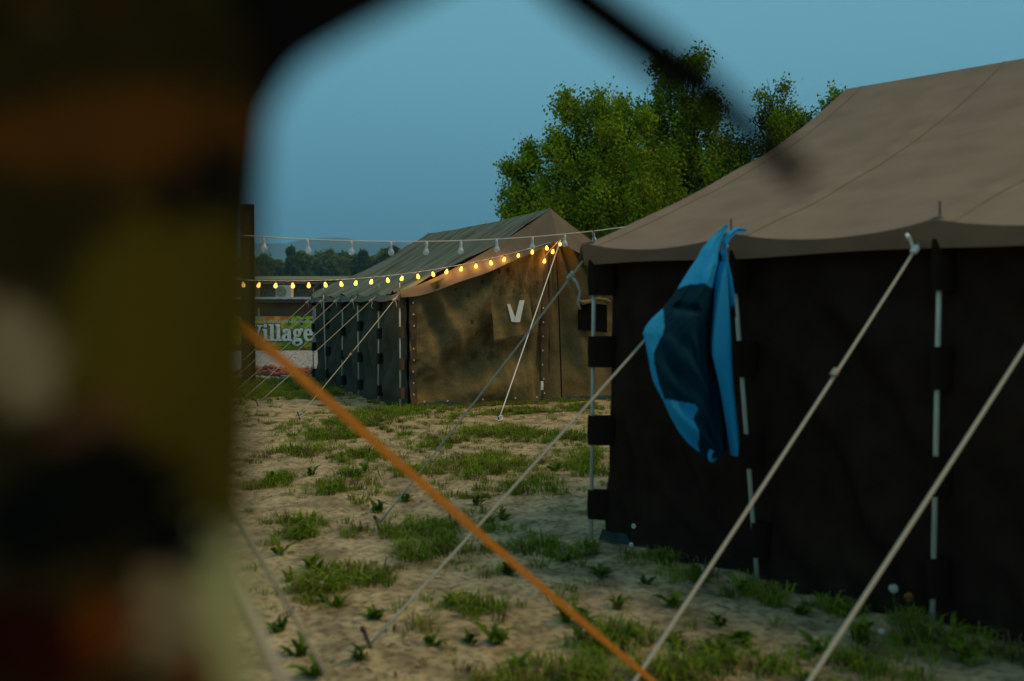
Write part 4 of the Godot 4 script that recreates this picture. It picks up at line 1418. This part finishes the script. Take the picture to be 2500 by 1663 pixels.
	var b := Vector3(0.645, 0.03, -3.58)
	var dirs := (b - a).normalized()
	var sdv := dirs.cross(Vector3(0.2, 0.3, 1.0)).normalized()
	part(s, "webbing", sheet(4, 40, func(u: float, v: float):
		var p := a.lerp(b, v) + sdv * lerpf(-0.011, 0.011, u)
		return p - Vector3.UP * 0.015 * 4.0 * v * (1.0 - v) + Vector3(0, 0, 0.0012 * sin(u * PI)), Vector2(0.1, 6)), M.strap)
	part(s, "buckle", tube([a + dirs * 0.2 - sdv * 0.016, a + dirs * 0.2 + sdv * 0.016], 0.006), M.metal)
	var pg := thing("tent_peg", "steel peg at the lower end of the orange strap", "peg", b - Vector3.UP * 0.03, 0.0, "tent pegs")
	part(pg, "shaft", tube([Vector3(-0.04, -0.12, 0), Vector3(0.02, 0.07, 0)], 0.008, 0.008, 8), M.metal)
	part(pg, "head", tube([Vector3(0.02, 0.07, 0), Vector3(0.0, 0.09, 0)], 0.009, 0.008, 8), M.metal)
	var e5 := Vector3(-0.365, 0.03, -2.98)
	guy_rope(Vector3(-0.77, 1.70, -1.70), e5, 0.0055, "thin pale rope from the camouflage shelter's corner pole", M.rope, "", -1.0, false, 0.0)
	var e6 := Vector3(0.52, 0.03, -0.30)
	guy_rope(Vector3(-0.76, 1.72, -1.68), e6, 0.0065, "blurred pale rope running close below the lens from the camouflage shelter", M.rope, "", -1.0, false, 0.0)


# ---------------------------------------------------------------- grass and weeds
func grass_tuft(nb: int, h: float, spread: float, wdt: float, sd: int) -> ArrayMesh:
	var r := RandomNumberGenerator.new()
	r.seed = sd
	var st := new_st()
	st.set_smooth_group(-1)
	for i in nb:
		var q := r.randf() * TAU
		var rad := spread * sqrt(r.randf())
		var p := Vector3(cos(q), 0, sin(q)) * rad
		var out := Vector3(cos(q + r.randfn() * 0.6), 0, sin(q + r.randfn() * 0.6))
		var hh := h * r.randf_range(0.45, 1.15)
		var sd2 := Vector3(-out.z, 0, out.x) * wdt
		var bend := r.randf_range(0.35, 1.5)
		var a := p - Vector3.UP * 0.01
		var b := p + Vector3.UP * hh * 0.6 + out * hh * bend * 0.3
		var c := p + Vector3.UP * hh * (1.0 - 0.45 * bend) + out * hh * bend
		for v in [a - sd2, a + sd2, b + sd2 * 0.8, a - sd2, b + sd2 * 0.8, b - sd2 * 0.8, b - sd2 * 0.8, b + sd2 * 0.8, c]:
			st.set_uv(Vector2.ZERO)
			st.add_vertex(v)
	return done(st)


func weed_leaf(len: float, wdt: float, rise: float, lobed: bool) -> ArrayMesh:
	var st := new_st()
	var n := 7
	var pts := []
	for i in n + 1:
		var t := float(i) / n
		var y := len * (rise * t - 0.75 * rise * t * t) + 0.005
		var wv := wdt * sin(PI * pow(t, 0.75)) * (1.0 - 0.1 * t)
		if lobed:
			wv *= 0.6 + 0.5 * absf(sin(t * PI * 3.4))
		if i == 0:
			wv = 0.004
		pts.append([Vector3(0, y, len * t), maxf(wv, 0.0015)])
	for i in n:
		var a: Array = pts[i]
		var b: Array = pts[i + 1]
		for s in [-1.0, 1.0]:
			var oa: Vector3 = a[0] + Vector3(s * a[1], a[1] * 0.35, 0)
			var ob: Vector3 = b[0] + Vector3(s * b[1], b[1] * 0.35, 0)
			if s < 0:
				quad_into(st, a[0], b[0], ob, oa)
			else:
				quad_into(st, a[0], oa, ob, b[0])
	return done(st)


func inside_tent(x: float, d: float) -> bool:
	var q := Vector2(x - 0.587, d - 6.424)
	var lx := q.x * 0.768 + q.y * 0.64
	var lz := q.x * 0.64 - q.y * 0.768
	if lx > -0.06 and lx < 6.06 and lz > -0.02 and lz < 5.8:
		return true
	q = Vector2(x + 1.6, d - 14.9)
	lx = q.x * 0.914 + q.y * 0.409
	lz = q.x * 0.409 - q.y * 0.914
	return lx > -0.02 and lx < 4.82 and lz < 0.10 and lz > -5.85


func build_plants() -> void:
	var patches := [[-0.20, 9.33, 0.45, 0.77], [-0.64, 6.60, 0.26, 0.32], [-0.47, 6.02, 0.24, 0.24], [-1.73, 14.19, 0.62, 0.59], [-2.02, 12.86, 0.45, 0.49], [-2.12, 11.55, 0.35, 0.39], [-0.15, 11.75, 0.46, 0.49], [0.55, 11.28, 0.35, 0.37], [-4.05, 17.46, 0.54, 1.26], [1.04, 14.68, 0.26, 0.38], [0.71, 9.46, 0.17, 0.80], [-1.47, 9.87, 0.26, 0.29], [-2.17, 10.32, 0.27, 0.31], [-2.04, 8.62, 0.08, 0.22], [0.47, 4.40, 0.18, 0.14], [0.04, 3.98, 0.16, 0.12], [0.94, 4.08, 0.22, 0.12], [0.31, 4.06, 0.16, 0.10], [1.39, 4.08, 0.22, 0.15], [-1.49, 6.80, 0.18, 0.16], [-1.49, 8.10, 0.18, 0.23], [-1.39, 6.48, 0.11, 0.10], [0.13, 14.19, 0.44, 0.35], [-0.81, 10.99, 0.29, 0.28], [-1.45, 8.73, 0.15, 0.18], [0.11, 8.10, 0.21, 0.19], [-0.84, 5.48, 0.15, 0.12], [0.14, 6.07, 0.16, 0.15], [-0.17, 4.92, 0.13, 0.10], [-1.07, 5.31, 0.14, 0.12], [0.67, 3.98, 0.14, 0.09], [1.89, 4.40, 0.16, 0.12], [-0.90, 8.96, 0.20, 0.28]]
	var tufts := [grass_tuft(24, 0.075, 0.045, 0.0028, 1), grass_tuft(20, 0.10, 0.05, 0.0030, 2), grass_tuft(28, 0.05, 0.06, 0.0028, 3)]
	var xf := [[], [], []]
	var cols := [[], [], []]
	var place := func(x: float, d: float, k: float, yellow: float):
		if inside_tent(x, d):
			return
		var i := rng.randi() % 3
		var sc := k * rng.randf_range(0.7, 1.3)
		xf[i].append(Transform3D(Basis(Vector3.UP, rng.randf() * TAU).scaled(Vector3(sc, sc * rng.randf_range(0.8, 1.2), sc)), Vector3(x, ground_y(x, -d) - 0.003, -d)))
		var w := rng.randf_range(0.7, 1.25)
		var g := Color(0.130, 0.215, 0.016).lerp(Color(0.36, 0.32, 0.045), clampf(yellow + rng.randfn() * 0.12, 0.0, 1.0))
		if rng.randf() < 0.14:
			g = Color(0.13, 0.095, 0.05)
		cols[i].append(Color(g.r * w, g.g * w, g.b * w))
	for q in patches:
		var area: float = q[2] * q[3] * PI
		var yl: float = clampf(0.12 + 0.35 * mott.get_noise_2d(q[0] * 3.0, q[1] * 3.0), 0.0, 0.5)
		for i in int(clampf(area * 330.0, 40.0, 300.0)):
			var e := Vector2(rng.randfn(), rng.randfn()) * 0.72
			if mott.get_noise_2d((q[0] + e.x * q[2]) * 5.0, (q[1] + e.y * q[3]) * 5.0) < -0.12:
				continue
			place.call(q[0] + e.x * q[2], q[1] + e.y * q[3], lerpf(0.85, 1.35, exp(-e.length_squared())), yl)
	# thin scatter steered by noise, thicker in places
	for i in 34000:
		var d := 3.4 + 19.0 * pow(rng.randf(), 0.8)
		var x := rng.randf_range(-1.0, 1.0) * (1.2 + d * 0.42)
		var nn := mott.get_noise_2d(x * 1.1, d * 0.8) + 0.6 * mott.get_noise_2d(x * 3.3 + 20.0, d * 2.6)
		if nn < 0.10 + rng.randf() * 0.45:
			continue
		place.call(x, d, rng.randf_range(0.4, 1.0), 0.22 + 0.4 * mott.get_noise_2d(x, d + 50.0))
	# fringes along the tents and the gravel
	for i in 420:
		var p := far_at(Vector3(rng.randf_range(-0.1, 4.9), 0, 0.14 + absf(rng.randfn()) * 0.12))
		if mott.get_noise_2d(p.x * 2.2, 3.0) > -0.15:
			place.call(p.x, -p.z, rng.randf_range(0.6, 1.1), 0.3)
		var p2 := near_at(Vector3(-0.12 - absf(rng.randfn()) * 0.14, 0, rng.randf_range(0.0, 4.5)))
		if mott.get_noise_2d(p2.x * 2.0, p2.z * 2.0) > 0.0:
			place.call(p2.x, -p2.z, rng.randf_range(0.6, 1.2), 0.15)
	for i in 1500:
		var d := rng.randf_range(16.2, 20.9)
		place.call(rng.randf_range(-6.6, -3.0), d, rng.randf_range(0.8, 1.4), 0.1)
	for i in 900:
		place.call(rng.randf_range(-13.0, -6.0), rng.randf_range(34.6, 36.6), rng.randf_range(1.5, 2.6), 0.05)
	var gn := Node3D.new()
	gn.name = "grass"
	add_child(gn)
	gn.set_meta("kind", "stuff")
	gn.set_meta("label", "short patchy grass growing through the sandy soil")
	gn.set_meta("category", "grass")
	for i in 3:
		var g := MultiMeshInstance3D.new()
		g.name = ["short_blades", "long_blades", "low_blades"][i]
		g.multimesh = scatter(tufts[i], xf[i], cols[i])
		g.material_override = M.leaf
		gn.add_child(g)

	# dry litter and small stones on the soil
	var bit := box(Vector3(-0.5, 0, -0.08), Vector3(0.5, 0.06, 0.08))
	var lx := []
	var lc := []
	for i in 5200:
		var d := 3.3 + 14.0 * pow(rng.randf(), 1.3)
		var x := rng.randf_range(-1.0, 1.0) * (1.0 + d * 0.38)
		if inside_tent(x, d) or mott.get_noise_2d(x * 1.3 + 7.0, d * 1.1) < rng.randf_range(-0.6, 0.5):
			continue
		var k := rng.randf_range(0.012, 0.06)
		lx.append(Transform3D(Basis.from_euler(Vector3(rng.randfn() * 0.15, rng.randf() * TAU, rng.randfn() * 0.15)).scaled(Vector3(k, 0.03, 0.045)), Vector3(x, ground_y(x, -d) + 0.003, -d)))
		var g := rng.randf_range(0.35, 1.1)
		lc.append(Color(0.20 * g, 0.15 * g, 0.085 * g))
	var lit := MultiMeshInstance3D.new()
	lit.name = "litter"
	lit.multimesh = scatter(bit, lx, lc)
	lit.material_override = M.vertex
	add_child(lit)
	lit.set_meta("kind", "stuff")
	lit.set_meta("label", "dry straw and twig bits strewn over the soil")
	lit.set_meta("category", "litter")

	# broad-leaved weeds, each its own plant
	var spots := [[-1.40, 6.02], [-1.07, 5.52], [-0.98, 7.24], [-0.06, 7.01], [0.33, 5.86], [-0.02, 5.57], [-1.37, 6.48], [-1.33, 8.96], [0.73, 5.31], [0.33, 4.65], [0.81, 4.92], [-0.19, 4.40], [-0.67, 4.78], [-0.88, 4.99], [-1.09, 4.58], [-0.93, 4.24], [0.25, 4.71], [0.33, 4.35], [0.04, 4.06], [0.52, 4.85], [0.98, 4.65], [1.41, 4.82], [1.22, 5.2], [-0.64, 4.13], [0.73, 4.35], [1.02, 4.40], [-0.27, 7.48], [0.50, 5.96], [-0.31, 5.03], [-1.80, 8.84], [-0.06, 4.40], [-0.83, 7.73], [0.50, 5.48], [-0.34, 4.35], [1.56, 4.38], [1.33, 4.29], [1.75, 4.38], [1.0, 5.33], [-0.97, 5.07], [0.68, 4.06], [1.92, 4.15], [0.89, 4.29], [0.40, 9.08], [-2.05, 8.51], [-1.22, 5.42], [-0.15, 6.88], [-1.15, 5.62], [0.12, 3.9], [-0.8, 3.95], [1.2, 3.95]]
	var lm := []
	for c in [Color(0.110, 0.185, 0.014), Color(0.150, 0.215, 0.016), Color(0.085, 0.150, 0.018)]:
		var m := mat(Color(c.r, c.g, c.b).linear_to_srgb(), 0.8, noise_tex(61, 0.05, Color(0.7, 0.72, 0.7), Color(1, 1, 1), 128))
		m.metallic_specular = 0.2
		m.backlight_enabled = true
		m.backlight = Color(0.45, 0.55, 0.15)
		lm.append(m)
	var lvs := [weed_leaf(0.09, 0.016, 0.55, true), weed_leaf(0.12, 0.020, 0.8, true), weed_leaf(0.075, 0.020, 1.0, false), weed_leaf(0.11, 0.015, 1.5, true)]
	for i in spots.size():
		var q: Array = spots[i]
		var near: bool = q[1] < 5.0
		var lab := "low broad-leaved weed on the bare soil among the guy ropes" if near else "low broad-leaved weed on the open sandy ground between the tents"
		var w := thing("weed_plant", lab, "weed", Vector3(q[0], ground_y(q[0], -q[1]) - 0.004, -q[1]), rng.randf() * TAU, "weeds among the guy ropes" if near else "weeds between the tents")
		var sc := rng.randf_range(0.65, 1.2)
		w.scale = Vector3(sc, sc, sc)
		var m: Material = lm[i % 3]
		for k in 11 + (i * 5) % 9:
			var o := part(w, "leaf", lvs[(i + (1 if k > 6 else 0)) % 4], m)
			o.rotation = Vector3(-rng.randf_range(-0.1, 0.75), k * 2.4 + rng.randfn() * 0.5, rng.randfn() * 0.3)
			o.position = Vector3(rng.randfn(), 0, rng.randfn()) * 0.014
			var s2 := rng.randf_range(0.45, 1.2)
			o.scale = Vector3(s2, s2, s2)
	# dandelion clock and small flowers by the brown tent's wall
	for q in [[1.72, 4.45, 0.24, 0, "white dandelion clock on a stalk against the dark tent wall"], [1.77, 4.40, 0.21, 1, "orange dandelion head beside the white clock"], [1.62, 4.32, 0.08, 0, "small white flower head low before the dark tent wall"], [-1.02, 5.28, 0.035, 0, "tiny white flower on the bare soil beside a weed"]]:
		var f := thing("dandelion", q[4], "flower", Vector3(q[0], ground_y(q[0], -q[1]), -q[1]))
		part(f, "stalk", tube([Vector3(0, -0.01, 0), Vector3(0.01, q[2] * 0.6, 0), Vector3(0.0, q[2], 0.01)], 0.002, 0.0016, 6), lm[1])
		var hd := new_st()
		var rad := 0.020 if q[2] > 0.1 else 0.012
		for k in 60:
			var dv := Vector3(rng.randfn(), rng.randfn() + (0.0 if q[3] == 0 else 0.8), rng.randfn()).normalized()
			tube_into(hd, [dv * rad * 0.2, dv * rad], 0.0008, 0.0028, 4)
		var ho := part(f, "flower_head", done(hd), mat(lin(0.6, 0.6, 0.55), 0.9) if q[3] == 0 else mat(lin(0.30, 0.12, 0.02), 0.8))
		ho.position = Vector3(0.0, q[2], 0.01)
